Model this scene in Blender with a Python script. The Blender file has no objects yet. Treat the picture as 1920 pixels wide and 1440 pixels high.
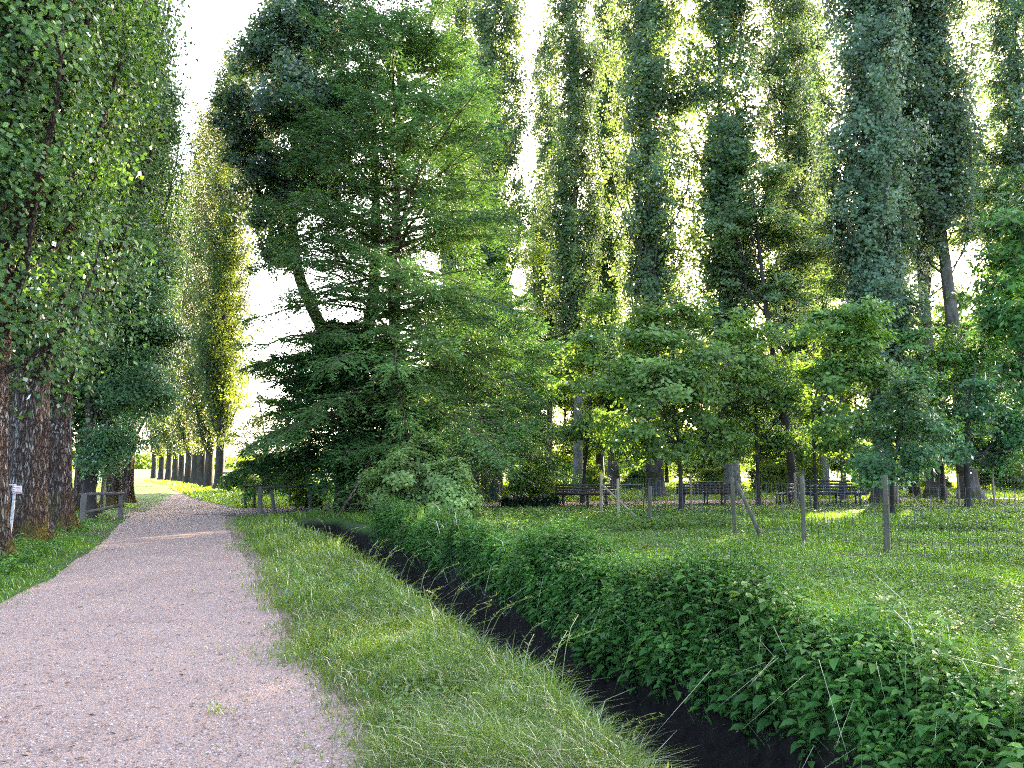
import bpy, math, random
import numpy as np
from mathutils import Vector

PI = math.pi
rng = np.random.default_rng(11)
scene = bpy.context.scene
COL = scene.collection

# ------------------------------------------------------------------ camera
FPX = 1500.0                      # focal length in pixels of a 1920 px wide frame
PITCH = math.atan((876 - 720) / FPX)
CAMZ = 1.6
cp_, sp_ = math.cos(PITCH), math.sin(PITCH)

def ray(px, py):
    u = (px - 960) / FPX; v = (720 - py) / FPX
    return u, cp_ - v * sp_, sp_ + v * cp_
def G(px, py, z=0.0):             # survey helper: where a sight line meets the ground
    a, b, c = ray(px, py); t = (z - CAMZ) / c
    return np.array([a * t, b * t, z])
def At(px, py, Y):                # survey helper: point on a sight line at distance Y
    a, b, c = ray(px, py); t = Y / b
    return np.array([a * t, Y, CAMZ + c * t])

cam = bpy.data.cameras.new('camera')
cam.sensor_width = 36.0
cam.lens = 36.0 * FPX / 1920
cam.clip_end = 6000
camo = bpy.data.objects.new('camera', cam); COL.objects.link(camo)
camo.location = (0, 0, CAMZ); camo.rotation_euler = (PI / 2 + PITCH, 0, 0)
scene.camera = camo

# ------------------------------------------------------------------ light
SUN_EL, SUN_AZ = math.radians(14.6), math.radians(27.0)     # azimuth from +Y towards +X
world = bpy.data.worlds.new('World'); scene.world = world; world.use_nodes = True
nt = world.node_tree
bg = nt.nodes['Background']
sky = nt.nodes.new('ShaderNodeTexSky'); sky.sky_type = 'NISHITA'; sky.sun_disc = False
sky.sun_elevation = SUN_EL; sky.sun_rotation = SUN_AZ
sky.air_density = 0.55; sky.dust_density = 4.5; sky.ozone_density = 0.35; sky.altitude = 100
nt.links.new(sky.outputs[0], bg.inputs[0]); bg.inputs[1].default_value = 0.15
S = Vector((math.sin(SUN_AZ) * math.cos(SUN_EL), math.cos(SUN_AZ) * math.cos(SUN_EL), math.sin(SUN_EL)))
sl = bpy.data.lights.new('sun', 'SUN'); sl.energy = 4.0; sl.angle = math.radians(0.6); sl.color = (1.0, 0.83, 0.56)
so = bpy.data.objects.new('sun', sl); COL.objects.link(so)
so.rotation_euler = S.to_track_quat('Z', 'Y').to_euler(); so.location = (40, 60, 40)
vs = scene.view_settings
vs.view_transform = 'Standard'; vs.look = 'None'; vs.exposure = 4.05; vs.gamma = 1.0
scene.render.engine = 'CYCLES'
cy = scene.cycles
cy.max_bounces = 6; cy.diffuse_bounces = 4; cy.glossy_bounces = 2; cy.transmission_bounces = 4
cy.transparent_max_bounces = 8; cy.use_denoising = False; cy.filter_width = 1.1
cy.sample_clamp_indirect = 0.25; cy.sample_clamp_direct = 0.7
cy.caustics_reflective = False; cy.caustics_refractive = False

# ------------------------------------------------------------------ small maths
def nrm(a):
    return a / np.maximum(np.linalg.norm(a, axis=-1, keepdims=True), 1e-9)
def sstep(e0, e1, x):
    t = np.clip((x - e0) / (e1 - e0), 0, 1); return t * t * (3 - 2 * t)
_lat = np.random.default_rng(5).random((256, 256))
def vnoise(x, y, s=1.0, o=0):
    x = np.asarray(x, float) * s + 37.3 * o; y = np.asarray(y, float) * s + 11.9 * o
    xi = np.floor(x).astype(int); yi = np.floor(y).astype(int)
    fx = x - xi; fy = y - yi; fx = fx * fx * (3 - 2 * fx); fy = fy * fy * (3 - 2 * fy)
    a = _lat[xi & 255, yi & 255]; b = _lat[(xi + 1) & 255, yi & 255]
    c = _lat[xi & 255, (yi + 1) & 255]; d = _lat[(xi + 1) & 255, (yi + 1) & 255]
    return (a * (1 - fx) + b * fx) * (1 - fy) + (c * (1 - fx) + d * fx) * fy
def fbm(x, y, s=1.0, o=0):
    return (vnoise(x, y, s, o) + .5 * vnoise(x, y, s * 2.1, o + 1) + .25 * vnoise(x, y, s * 4.3, o + 2)) / 1.75
def poly_dist(x, y, pts):
    """distance to a polyline, signed: positive on the right hand of its direction"""
    best = np.full(np.shape(x), 1e9); sgn = np.ones(np.shape(x)); 
    for (x0, y0), (x1, y1) in zip(pts[:-1], pts[1:]):
        dx, dy = x1 - x0, y1 - y0; L2 = dx * dx + dy * dy
        t = np.clip(((x - x0) * dx + (y - y0) * dy) / L2, 0, 1)
        ex, ey = x - (x0 + t * dx), y - (y0 + t * dy)
        d = np.hypot(ex, ey); m = d < best - 1e-9
        best = np.where(m, d, best)
        sgn = np.where(m, np.sign(dy * ex - dx * ey), sgn)
    return best * sgn

# ------------------------------------------------------------------ mesh building
class Geo:
    def __init__(self): self.V = []; self.Q = []; self.T = []; self.aq = []; self.at = []; self.n = 0
    def add(self, V, Q=None, T=None, a=0.5):
        V = np.asarray(V, np.float32).reshape(-1, 3)
        if Q is not None:
            Q = np.asarray(Q, np.int64).reshape(-1, 4) + self.n; self.Q.append(Q)
            self.aq.append(np.broadcast_to(np.asarray(a, np.float32), (len(Q),)) if np.ndim(a) == 0 or len(np.atleast_1d(a)) == len(Q) else np.full(len(Q), .5, np.float32))
        if T is not None:
            T = np.asarray(T, np.int64).reshape(-1, 3) + self.n; self.T.append(T)
            self.at.append(np.broadcast_to(np.asarray(a, np.float32), (len(T),)) if np.ndim(a) == 0 or len(np.atleast_1d(a)) == len(T) else np.full(len(T), .5, np.float32))
        self.V.append(V); self.n += len(V)
    def mesh(self, name, mat, smooth=False):
        V = np.concatenate(self.V)
        Q = np.concatenate(self.Q) if self.Q else np.zeros((0, 4), np.int64)
        T = np.concatenate(self.T) if self.T else np.zeros((0, 3), np.int64)
        a = np.concatenate(self.aq + self.at)
        me = bpy.data.meshes.new(name)
        me.vertices.add(len(V)); me.vertices.foreach_set('co', V.ravel())
        loops = np.concatenate([Q.ravel(), T.ravel()]).astype(np.int32)
        me.loops.add(len(loops)); me.loops.foreach_set('vertex_index', loops)
        starts = np.concatenate([np.arange(len(Q)) * 4, len(Q) * 4 + np.arange(len(T)) * 3]).astype(np.int32)
        me.polygons.add(len(starts)); me.polygons.foreach_set('loop_start', starts)
        if smooth: me.polygons.foreach_set('use_smooth', np.ones(len(starts), bool))
        me.update(calc_edges=True)
        at = me.attributes.new('rnd', 'FLOAT', 'FACE'); at.data.foreach_set('value', a.astype(np.float32))
        me.materials.append(mat)
        return me
    def build(self, name, mat, parent=None, smooth=False):
        o = bpy.data.objects.new(name, self.mesh(name, mat, smooth)); COL.objects.link(o)
        if parent is not None: o.parent = parent
        return o
    def box(self, x0, y0, z0, x1, y1, z1, a=0.5):
        V = [(x, y, z) for z in (z0, z1) for y in (y0, y1) for x in (x0, x1)]
        self.add(V, [(0, 2, 3, 1), (4, 5, 7, 6), (0, 1, 5, 4), (2, 6, 7, 3), (0, 4, 6, 2), (1, 3, 7, 5)], a=a)
    def beam(self, p, q, w, h, a=0.5, bevel=0.0):
        """rectangular bar from p to q, w wide, h high"""
        p = np.array(p, float); q = np.array(q, float); t = nrm(q - p)
        ref = np.array([0, 0, 1.]) if abs(t[2]) < .9 else np.array([0, 1., 0])
        s = nrm(np.cross(t, ref)); u = np.cross(s, t)
        c = [(-.5, -.5), (.5, -.5), (.5, .5), (-.5, .5)]
        V = [e + s * w * i + u * h * j for e in (p, q) for i, j in c]
        self.add(V, [(0, 1, 2, 3), (7, 6, 5, 4), (0, 4, 5, 1), (1, 5, 6, 2), (2, 6, 7, 3), (3, 7, 4, 0)], a=a)
    def tube(self, pts, rad, sides=6, rmod=None, cap=True, a=0.5):
        pts = np.asarray(pts, float); rad = np.broadcast_to(np.asarray(rad, float), (len(pts),))
        t = nrm(np.gradient(pts, axis=0))
        ref = np.array([1., 0, 0]) if np.abs(t[:, 2]).mean() > .7 else np.array([0, 0, 1.])
        s = nrm(np.cross(t, ref)); u = np.cross(s, t)
        th = np.arange(sides) / sides * 2 * PI
        R = rad[:, None] * np.ones(sides)[None]
        if rmod is not None: R = R * rmod
        V = pts[:, None, :] + R[..., None] * (np.cos(th)[None, :, None] * s[:, None, :] + np.sin(th)[None, :, None] * u[:, None, :])
        n = len(pts); i = np.arange(n - 1)[:, None] * sides; j = np.arange(sides)[None]; k = (j + 1) % sides
        Q = np.stack([i + j, i + k, i + sides + k, i + sides + j], -1).reshape(-1, 4)
        V = V.reshape(-1, 3); T = None
        if cap:
            V = np.concatenate([V, pts[-1:]]); b = (n - 1) * sides
            T = np.stack([b + np.arange(sides), b + (np.arange(sides) + 1) % sides, np.full(sides, n * sides)], -1)
        self.add(V, Q, T, a=a)

def leaf4(g, P, A, N, L, W, a):
    """diamond leaves, one face each"""
    A = nrm(A); B = nrm(np.cross(A, N)); L = np.broadcast_to(L, (len(P),))[:, None]; W = np.broadcast_to(W, (len(P),))[:, None]
    m = P + A * L * .45
    V = np.stack([P, m + B * W * .5, P + A * L, m - B * W * .5], 1)
    g.add(V, np.arange(len(P) * 4).reshape(-1, 4), a=a)
def leaf6(g, P, A, N, L, W, a, fold=.18, droop=.12):
    """pointed leaves folded along the midrib, two faces each"""
    A = nrm(A); B = nrm(np.cross(A, N)); U = np.cross(B, A)
    L = np.broadcast_to(L, (len(P),))[:, None]; W = np.broadcast_to(W, (len(P),))[:, None]
    f = U * W * fold
    V = np.stack([P, P + A * L * .28 + B * W * .5 + f, P + A * L * .66 + B * W * .36 + f * .7, P + A * L - U * L * droop,
                  P + A * L * .66 - B * W * .36 + f * .7, P + A * L * .28 - B * W * .5 + f], 1)
    i = np.arange(len(P))[:, None] * 6
    Q = np.concatenate([i + np.array([[0, 1, 2, 3]]), i + np.array([[0, 3, 4, 5]])], 1).reshape(-1, 4)
    g.add(V, Q, a=np.repeat(a, 2))
def blades(g, P, h, w, lean, a, r=rng, curl=1.0):
    """grass blades: a quad and a tip triangle"""
    n = len(P); az = r.random(n) * 2 * PI; d = np.stack([np.cos(az), np.sin(az), np.zeros(n)], 1)
    fz = r.random(n) * 2 * PI; b = np.stack([np.cos(fz), np.sin(fz), np.zeros(n)], 1)
    h = np.broadcast_to(h, (n,))[:, None]; w = np.broadcast_to(w, (n,))[:, None]; l = np.broadcast_to(lean, (n,))[:, None]
    up = np.array([0, 0, 1.])
    m = P + up * h * .6 + d * h * l * .35
    t = P + up * h * (1 - .35 * curl * l) + d * h * l * 1.1
    V = np.stack([P - b * w * .5, P + b * w * .5, m + b * w * .38, m - b * w * .38, t], 1)
    i = np.arange(n)[:, None] * 5
    g.add(V, i + np.array([[0, 1, 2, 3]]), None, a)
    # tip triangles share the verts just added
    g.T.append((i + np.array([[3, 2, 4]]) + g.n - n * 5).astype(np.int64)); g.at.append(np.asarray(np.broadcast_to(a, (n,)), np.float32))

def tag(o, label=None, cat=None, group=None, kind=None):
    if label: o['label'] = label
    if cat: o['category'] = cat
    if group: o['group'] = group
    if kind: o['kind'] = kind
    return o
def empty(name, loc, label=None, cat=None, group=None, rz=0.0):
    o = bpy.data.objects.new(name, None); COL.objects.link(o); o.empty_display_size = .3
    o.location = loc; o.rotation_euler = (0, 0, rz)
    return tag(o, label, cat, group)
def copy_thing(root, loc, rz=0.0, scale=(1, 1, 1), label=None, group=None, tilt=(0, 0)):
    c = root.copy(); COL.objects.link(c); c.location = loc; c.scale = scale
    c.rotation_euler = (tilt[0], tilt[1], rz)
    if label: c['label'] = label
    if group: c['group'] = group
    for ch in list(root.children):
        d = ch.copy(); COL.objects.link(d); d.parent = c
        for s in list(ch.children):
            e = s.copy(); COL.objects.link(e); e.parent = d
    return c

# ------------------------------------------------------------------ materials
def newmat(name):
    m = bpy.data.materials.new(name); m.use_nodes = True; t = m.node_tree
    for n in list(t.nodes): t.nodes.remove(n)
    out = t.nodes.new('ShaderNodeOutputMaterial')
    return m, t, out
def N(t, typ, **kw):
    n = t.nodes.new(typ)
    for k, v in kw.items(): setattr(n, k, v)
    return n
def ramp(t, fac, stops):
    r = t.nodes.new('ShaderNodeValToRGB'); e = r.color_ramp.elements
    e[0].position, e[0].color = stops[0][0], (*stops[0][1], 1)
    e[1].position, e[1].color = stops[-1][0], (*stops[-1][1], 1)
    for p, c in stops[1:-1]:
        k = e.new(p); k.color = (*c, 1)
    t.links.new(fac, r.inputs[0]); return r.outputs[0]
def noise(t, scale, detail=3, coord=None, rough=.55, vec_scale=None):
    n = t.nodes.new('ShaderNodeTexNoise'); n.inputs['Scale'].default_value = scale
    n.inputs['Detail'].default_value = detail; n.inputs['Roughness'].default_value = rough
    if coord is not None:
        if vec_scale is not None:
            mp = t.nodes.new('ShaderNodeMapping'); mp.inputs['Scale'].default_value = vec_scale
            t.links.new(coord, mp.inputs[0]); coord = mp.outputs[0]
        t.links.new(coord, n.inputs['Vector'])
    return n.outputs['Fac']
def mixc(t, fac, a, b, mode='MIX'):
    n = t.nodes.new('ShaderNodeMix'); n.data_type = 'RGBA'; n.blend_type = mode
    for sock, v in ((n.inputs[0], fac), (n.inputs[6], a), (n.inputs[7], b)):
        if isinstance(v, (int, float)): sock.default_value = v
        elif isinstance(v, tuple): sock.default_value = (*v, 1)
        else: t.links.new(v, sock)
    return n.outputs[2]

def leafmat(name, dark, mid, light, trans=.42, tint=(1.25, 1.5, .55), gloss=.5, rough=.38, patch=.35):
    """leaf: reflects, lets light through, and shines a little"""
    m, t, out = newmat(name)
    at = N(t, 'ShaderNodeAttribute', attribute_name='rnd')
    c = ramp(t, at.outputs['Fac'], [(0, dark), (.55, mid), (1, light)])
    tc = N(t, 'ShaderNodeTexCoord')
    nz = noise(t, patch, 2, tc.outputs['Object'])
    oi = N(t, 'ShaderNodeObjectInfo')
    hs = N(t, 'ShaderNodeHueSaturation')
    mr = N(t, 'ShaderNodeMapRange'); mr.inputs[1].default_value = .3; mr.inputs[2].default_value = .7
    mr.inputs[3].default_value = .6; mr.inputs[4].default_value = 1.4
    t.links.new(nz, mr.inputs[0]); t.links.new(mr.outputs[0], hs.inputs['Value'])
    mh = N(t, 'ShaderNodeMapRange'); mh.inputs[3].default_value = .485; mh.inputs[4].default_value = .515
    t.links.new(oi.outputs['Random'], mh.inputs[0]); t.links.new(mh.outputs[0], hs.inputs['Hue'])
    t.links.new(c, hs.inputs['Color']); c = hs.outputs['Color']
    d = N(t, 'ShaderNodeBsdfDiffuse'); t.links.new(c, d.inputs[0])
    tr = N(t, 'ShaderNodeBsdfTranslucent'); t.links.new(mixc(t, 1.0, c, tuple(tint), 'MULTIPLY'), tr.inputs[0])
    mx = N(t, 'ShaderNodeMixShader'); mx.inputs[0].default_value = trans
    t.links.new(d.outputs[0], mx.inputs[1]); t.links.new(tr.outputs[0], mx.inputs[2])
    gl = N(t, 'ShaderNodeBsdfGlossy'); gl.inputs['Roughness'].default_value = rough
    gl.inputs[0].default_value = (1, 1, 1, 1)
    fr = N(t, 'ShaderNodeFresnel'); fr.inputs[0].default_value = 1.42
    mu = N(t, 'ShaderNodeMath', operation='MULTIPLY'); mu.inputs[1].default_value = gloss * .55
    t.links.new(fr.outputs[0], mu.inputs[0])
    m2 = N(t, 'ShaderNodeMixShader'); t.links.new(mu.outputs[0], m2.inputs[0])
    t.links.new(mx.outputs[0], m2.inputs[1]); t.links.new(gl.outputs[0], m2.inputs[2])
    t.links.new(m2.outputs[0], out.inputs[0])
    return m

def barkmat(name, dark, mid, light, moss=None, zs=.18, scale=9.0, bump=.6, mossh=None):
    m, t, out = newmat(name)
    tc = N(t, 'ShaderNodeTexCoord'); co = tc.outputs['Object']
    n1 = noise(t, scale, 6, co, .65, (1, 1, zs)); n2 = noise(t, scale * .22, 3, co, .5, (1, 1, .5))
    c = ramp(t, n1, [(.32, dark), (.5, mid), (.68, light)])
    c = mixc(t, .45, c, ramp(t, n2, [(.35, dark), (.65, light)]))
    if moss is not None:
        n3 = noise(t, 1.6, 4, co, .6)
        f = ramp(t, n3, [(.5, (0, 0, 0)), (.62, (1, 1, 1))])
        if mossh is not None:
            sx = N(t, 'ShaderNodeSeparateXYZ'); t.links.new(co, sx.inputs[0])
            mr = N(t, 'ShaderNodeMapRange'); mr.inputs[1].default_value = mossh; mr.inputs[2].default_value = 0.1
            mr.inputs[3].default_value = .1; mr.inputs[4].default_value = 1.0
            t.links.new(sx.outputs[2], mr.inputs[0])
            f = mixc(t, 1.0, f, mr.outputs[0], 'MULTIPLY')
        c = mixc(t, f, c, moss)
    b = N(t, 'ShaderNodeBsdfPrincipled'); b.inputs['Roughness'].default_value = .9
    b.inputs['Specular IOR Level'].default_value = .2
    t.links.new(c, b.inputs['Base Color'])
    bp = N(t, 'ShaderNodeBump'); bp.inputs['Strength'].default_value = bump; bp.inputs['Distance'].default_value = .05
    t.links.new(n1, bp.inputs['Height']); t.links.new(bp.outputs[0], b.inputs['Normal'])
    t.links.new(b.outputs[0], out.inputs[0])
    return m
def plain(name, c1, c2, scale=8.0, rough=.8, vs=(1, 1, 1), bump=.2, metal=0.0):
    m, t, out = newmat(name)
    tc = N(t, 'ShaderNodeTexCoord')
    n1 = noise(t, scale, 5, tc.outputs['Object'], .6, vs)
    at = N(t, 'ShaderNodeAttribute', attribute_name='rnd')
    c = mixc(t, .3, ramp(t, n1, [(.3, c1), (.7, c2)]), ramp(t, at.outputs['Fac'], [(0, c1), (1, c2)]))
    b = N(t, 'ShaderNodeBsdfPrincipled'); b.inputs['Roughness'].default_value = rough; b.inputs['Metallic'].default_value = metal
    t.links.new(c, b.inputs['Base Color'])
    bp = N(t, 'ShaderNodeBump'); bp.inputs['Strength'].default_value = bump; bp.inputs['Distance'].default_value = .02
    t.links.new(n1, bp.inputs['Height']); t.links.new(bp.outputs[0], b.inputs['Normal'])
    t.links.new(b.outputs[0], out.inputs[0])
    return m

def old_bark(name):
    """furrowed plates: dark cracks between grey and red brown plates, moss at the foot"""
    m, t, out = newmat(name)
    tc = N(t, 'ShaderNodeTexCoord'); co = tc.outputs['Object']
    wob = N(t, 'ShaderNodeTexNoise'); wob.inputs['Scale'].default_value = 3.0; wob.inputs['Detail'].default_value = 4; t.links.new(co, wob.inputs['Vector'])
    ad = N(t, 'ShaderNodeVectorMath', operation='MULTIPLY_ADD'); ad.inputs[1].default_value = (.22, .22, .3); t.links.new(wob.outputs['Color'], ad.inputs[0]); t.links.new(co, ad.inputs[2])
    mp = N(t, 'ShaderNodeMapping'); mp.inputs['Scale'].default_value = (1, 1, .16); t.links.new(ad.outputs[0], mp.inputs[0])
    vo = N(t, 'ShaderNodeTexVoronoi', feature='DISTANCE_TO_EDGE'); vo.inputs['Scale'].default_value = 24; t.links.new(mp.outputs[0], vo.inputs['Vector'])
    v2 = N(t, 'ShaderNodeTexVoronoi'); v2.inputs['Scale'].default_value = 24; t.links.new(mp.outputs[0], v2.inputs['Vector'])
    sc = N(t, 'ShaderNodeSeparateColor'); t.links.new(v2.outputs['Color'], sc.inputs[0])
    big = noise(t, 1.1, 4, co, .6, (1, 1, .45))
    plate = ramp(t, sc.outputs[0], [(0, (.085, .052, .038)), (.5, (.20, .145, .115)), (1, (.40, .34, .295))])
    red = ramp(t, sc.outputs[1], [(0, (.08, .042, .03)), (1, (.19, .115, .08))])
    c = mixc(t, ramp(t, big, [(.42, (0, 0, 0)), (.6, (1, 1, 1))]), plate, red)
    crack = ramp(t, vo.outputs['Distance'], [(.0, (0, 0, 0)), (.22, (1, 1, 1))])
    c = mixc(t, crack, (.045, .032, .027), c)
    fine = noise(t, 42, 5, co, .7, (1, 1, .5)); c = mixc(t, .55, c, ramp(t, fine, [(.3, (.3, .28, .26)), (.7, (1, 1, 1))]), 'MULTIPLY')
    sx = N(t, 'ShaderNodeSeparateXYZ'); t.links.new(co, sx.inputs[0])
    mr = N(t, 'ShaderNodeMapRange'); mr.inputs[1].default_value = 1.1; mr.inputs[2].default_value = .25; t.links.new(sx.outputs[2], mr.inputs[0])
    ms = mixc(t, 1.0, mr.outputs[0], ramp(t, noise(t, 2.2, 5, co, .65), [(.42, (0, 0, 0)), (.58, (1, 1, 1))]), 'MULTIPLY')
    c = mixc(t, ms, c, ramp(t, fine, [(.3, (.07, .055, .012)), (.7, (.17, .135, .03))]))
    b = N(t, 'ShaderNodeBsdfPrincipled'); b.inputs['Roughness'].default_value = .95; b.inputs['Specular IOR Level'].default_value = .12
    t.links.new(c, b.inputs['Base Color'])
    bp = N(t, 'ShaderNodeBump'); bp.inputs['Strength'].default_value = 1.0; bp.inputs['Distance'].default_value = .06; t.links.new(crack, bp.inputs['Height'])
    b2 = N(t, 'ShaderNodeBump'); b2.inputs['Strength'].default_value = .8; b2.inputs['Distance'].default_value = .03; t.links.new(fine, b2.inputs['Height']); t.links.new(bp.outputs[0], b2.inputs['Normal'])
    t.links.new(b2.outputs[0], b.inputs['Normal']); t.links.new(b.outputs[0], out.inputs[0])
    return m

M = {}
M['poplar'] = leafmat('poplar leaves', (0.065, 0.108, 0.057), (0.108, 0.167, 0.081), (0.173, 0.243, 0.107), .42, (1.5, 1.5, .5), .55, .34)  # lightened and greyed, part of the sky glare painted into the leaves
M['poplar_near'] = leafmat('near poplar leaves', (0.040, 0.078, 0.029), (0.068, 0.138, 0.042), (0.131, 0.210, 0.060), .40, (1.4, 1.5, .5), .6, .36, .5)
M['poplar_sun_tint'] = leafmat('poplar leaves with painted sun', (0.045, 0.075, 0.02), (0.075, 0.115, 0.028), (0.12, 0.16, 0.04), .46, (1.6, 1.4, .45), .45, .4)  # green poplar leaf made yellower, glow of the low sun painted in
M['elm'] = leafmat('elm leaves', (0.062, 0.133, 0.055), (0.095, 0.190, 0.073), (0.152, 0.266, 0.105), .32, (1.2, 1.4, .6), .6, .34)
M['dark_poplar'] = leafmat('dark poplar leaves', (0.067, 0.110, 0.067), (0.106, 0.162, 0.095), (0.168, 0.224, 0.134), .35, (1.3, 1.4, .6), .6, .34)  # raised and desaturated, colour stands in for the veil of glare
M['cypress'] = leafmat('cypress needles', (0.062, 0.125, 0.034), (0.095, 0.18, 0.046), (0.14, 0.235, 0.062), .2, (1.05, 1.2, .65), .3, .5)
M['cypress_dark'] = leafmat('dark cypress needles', (0.027, 0.075, 0.027), (0.045, 0.112, 0.033), (0.075, 0.165, 0.042), .38, (1.25, 1.5, .5), .25, .5)
M['ash'] = leafmat('ash leaves', (0.1, 0.185, 0.05), (0.155, 0.265, 0.07), (0.23, 0.345, 0.1), .42, (1.35, 1.45, .5), .55, .36)
M['ash_haze_tint'] = leafmat('ash leaves with painted haze', (0.1, 0.17, 0.075), (0.15, 0.235, 0.105), (0.21, 0.3, 0.14), .42, (1.4, 1.4, .55), .55, .36)  # ash leaf paled, haze towards the sun put into its colour
M['walnut'] = leafmat('walnut leaves', (0.041, 0.104, 0.026), (0.068, 0.157, 0.033), (0.104, 0.209, 0.041), .32, (1.2, 1.25, .55), .5, .36)
M['wood'] = leafmat('woodland leaves', (0.06, 0.12, 0.02), (0.11, 0.185, 0.028), (0.18, 0.25, 0.035), .48, (1.7, 1.5, .4), .4, .4)
M['shrub'] = leafmat('shrub leaves', (0.17, 0.28, 0.085), (0.235, 0.36, 0.115), (0.3, 0.43, 0.16), .4, (1.2, 1.35, .6), .5, .36, .8)
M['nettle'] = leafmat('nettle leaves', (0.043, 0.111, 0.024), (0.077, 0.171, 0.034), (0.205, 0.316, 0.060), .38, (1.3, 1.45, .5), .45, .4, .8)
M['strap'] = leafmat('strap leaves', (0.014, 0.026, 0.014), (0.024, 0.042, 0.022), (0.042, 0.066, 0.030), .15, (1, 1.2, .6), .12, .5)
M['grass'] = leafmat('grass blades', (0.086, 0.143, 0.020), (0.144, 0.219, 0.031), (0.257, 0.288, 0.057), .42, (1.3, 1.3, .45), .3, .45, .55)
M['meadow'] = leafmat('meadow blades', (0.082, 0.151, 0.016), (0.122, 0.222, 0.024), (0.200, 0.273, 0.040), .45, (1.3, 1.35, .45), .25, .45, .4)
M['clover'] = leafmat('ground cover leaves', (0.068, 0.136, 0.025), (0.110, 0.204, 0.039), (0.197, 0.273, 0.084), .38, (1.2, 1.3, .5), .5, .4, .5)
M['bark_near'] = old_bark('old poplar bark')
M['bark'] = barkmat('poplar bark', (.025, .02, .018), (.07, .058, .05), (.16, .14, .125), (.05, .05, .02), .16, 8.0, .8)
M['bark_grey'] = barkmat('grey poplar bark', (.05, .05, .045), (.14, .135, .12), (.28, .27, .24), None, .3, 10.0, .6)
M['bark_red'] = barkmat('cypress bark', (.04, .025, .018), (.10, .062, .048), (.24, .16, .13), None, .1, 9.0, .8)
M['bark_dark'] = barkmat('dark bark', (.015, .012, .01), (.032, .027, .022), (.07, .06, .05), None, .3, 9.0, .6)
M['post'] = plain('weathered post wood', (.15, .115, .07), (.32, .26, .165), 6, .85, (1, 1, .15), .5)
M['post_dark'] = plain('mossy post wood', (.045, .042, .022), (.12, .105, .06), 6, .9, (1, 1, .2), .5)
M['rail'] = plain('old rail wood', (.045, .036, .028), (.13, .11, .085), 6, .85, (1, 1, .3), .5)
M['bench'] = plain('dark bench wood', (.025, .015, .013), (.06, .035, .03), 5, .5, (.2, 1, 1), .2)
M['bench_blue'] = plain('blackened bench wood', (.012, .013, .018), (.03, .031, .042), 5, .5, (.2, 1, 1), .2)
M['wire'] = plain('galvanised wire', (.05, .055, .05), (.11, .115, .11), 5, .5, (1, 1, 1), 0, .5)
M['red'] = plain('red sign paint', (.5, .04, .05), (.6, .07, .08), 5, .5)
M['white'] = plain('white sign paint', (.7, .66, .66), (.8, .78, .78), 5, .5)
M['bin'] = plain('dark green bin', (.012, .028, .024), (.02, .04, .034), 5, .45)
M['box'] = plain('dark board', (.012, .01, .012), (.03, .022, .024), 5, .7)
M['paper'] = plain('pale paper', (.5, .5, .5), (.65, .65, .66), 5, .7)
M['bluebin'] = plain('pale panel paint', (.55, .6, .66), (.72, .76, .8), 5, .5)
M['straw'] = leafmat('dry grass stems', (0.095, 0.122, 0.027), (0.161, 0.179, 0.047), (0.264, 0.243, 0.088), .35, (1.2, 1.1, .6), .2, .5)

# ------------------------------------------------------------------ the lie of the land
near_px = [(1215, 1440), (1110, 1325), (985, 1225), (860, 1160), (770, 1100), (700, 1045), (625, 1000), (560, 975), (525, 966)]
near_edge = [G(*p, .27)[:2] for p in near_px]
d0 = nrm(near_edge[0] - near_edge[2])
near_edge = [near_edge[0] + d0 * 14, near_edge[0] + d0 * 6] + near_edge + [near_edge[-1] + np.array([-.6, 1.6])]
def offset(pts, off):
    pts = np.array(pts); t = nrm(np.gradient(pts, axis=0)); n = np.stack([t[:, 1], -t[:, 0]], 1)
    return pts + n * off
DITCH_W = 0.95
ditch = [tuple(p) for p in offset(near_edge, DITCH_W)]
def ditch_sd(x, y): return poly_dist(x, y, ditch)
def ground_z(x, y):
    sd = ditch_sd(x, y)
    w = DITCH_W + .12 * (vnoise(x, y, .8, 3) - .5)
    z = -1.0 * sstep(1.0, .42, np.abs(sd) / w)
    # low bank under the old poplars on the left
    lv = sstep(-.2, 2.5, poly_dist(x, y, left_edge) * -1)
    return z + lv * .12 * (.6 + .8 * vnoise(x, y, .5, 9))
Lpx = [(0, 1135), (100, 1085), (190, 1020), (222, 985), (255, 962)]
Rpx = [(505, 1135), (482, 1085), (442, 1020), (420, 985), (425, 968)]
Lw = [G(*p)[:2] for p in Lpx]; Rw = [G(*p)[:2] for p in Rpx]
Rn = [G(720, 1440)[:2], G(655, 1330)[:2], G(560, 1225)[:2]]
dl = nrm(Lw[0] - Lw[2])
Ln = [Lw[0] + dl * t for t in (5.4, 3.8, 2.0)]
left_edge = [tuple(p) for p in [Ln[0] + dl * 12] + Ln + Lw]
right_edge = [tuple(p) for p in [Rn[0] + np.array([3.4, -11.])] + Rn + Rw]
def resample(pts, n):
    pts = np.array(pts); s = np.concatenate([[0], np.cumsum(np.linalg.norm(np.diff(pts, axis=0), axis=1))])
    u = np.linspace(0, s[-1], n); return np.stack([np.interp(u, s, pts[:, k]) for k in range(pts.shape[1])], 1)
def smooth_line(pts, n=200, it=40):
    p = resample(pts, n)
    for _ in range(it): p[1:-1] = .25 * p[:-2] + .5 * p[1:-1] + .25 * p[2:]
    return p
LE, RE = smooth_line(left_edge, 260, 30), smooth_line(right_edge, 260, 30)
path_poly_l, path_poly_r = [tuple(p) for p in LE[::6]], [tuple(p) for p in RE[::6]]
SIDE = smooth_line([(-13.5, 27.5), (-10, 29.6), (-6, 32.6), (-2, 34.6), (5, 36.6), (12, 38.2), (25, 40.5), (45, 44), (70, 48)], 200, 12)
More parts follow.
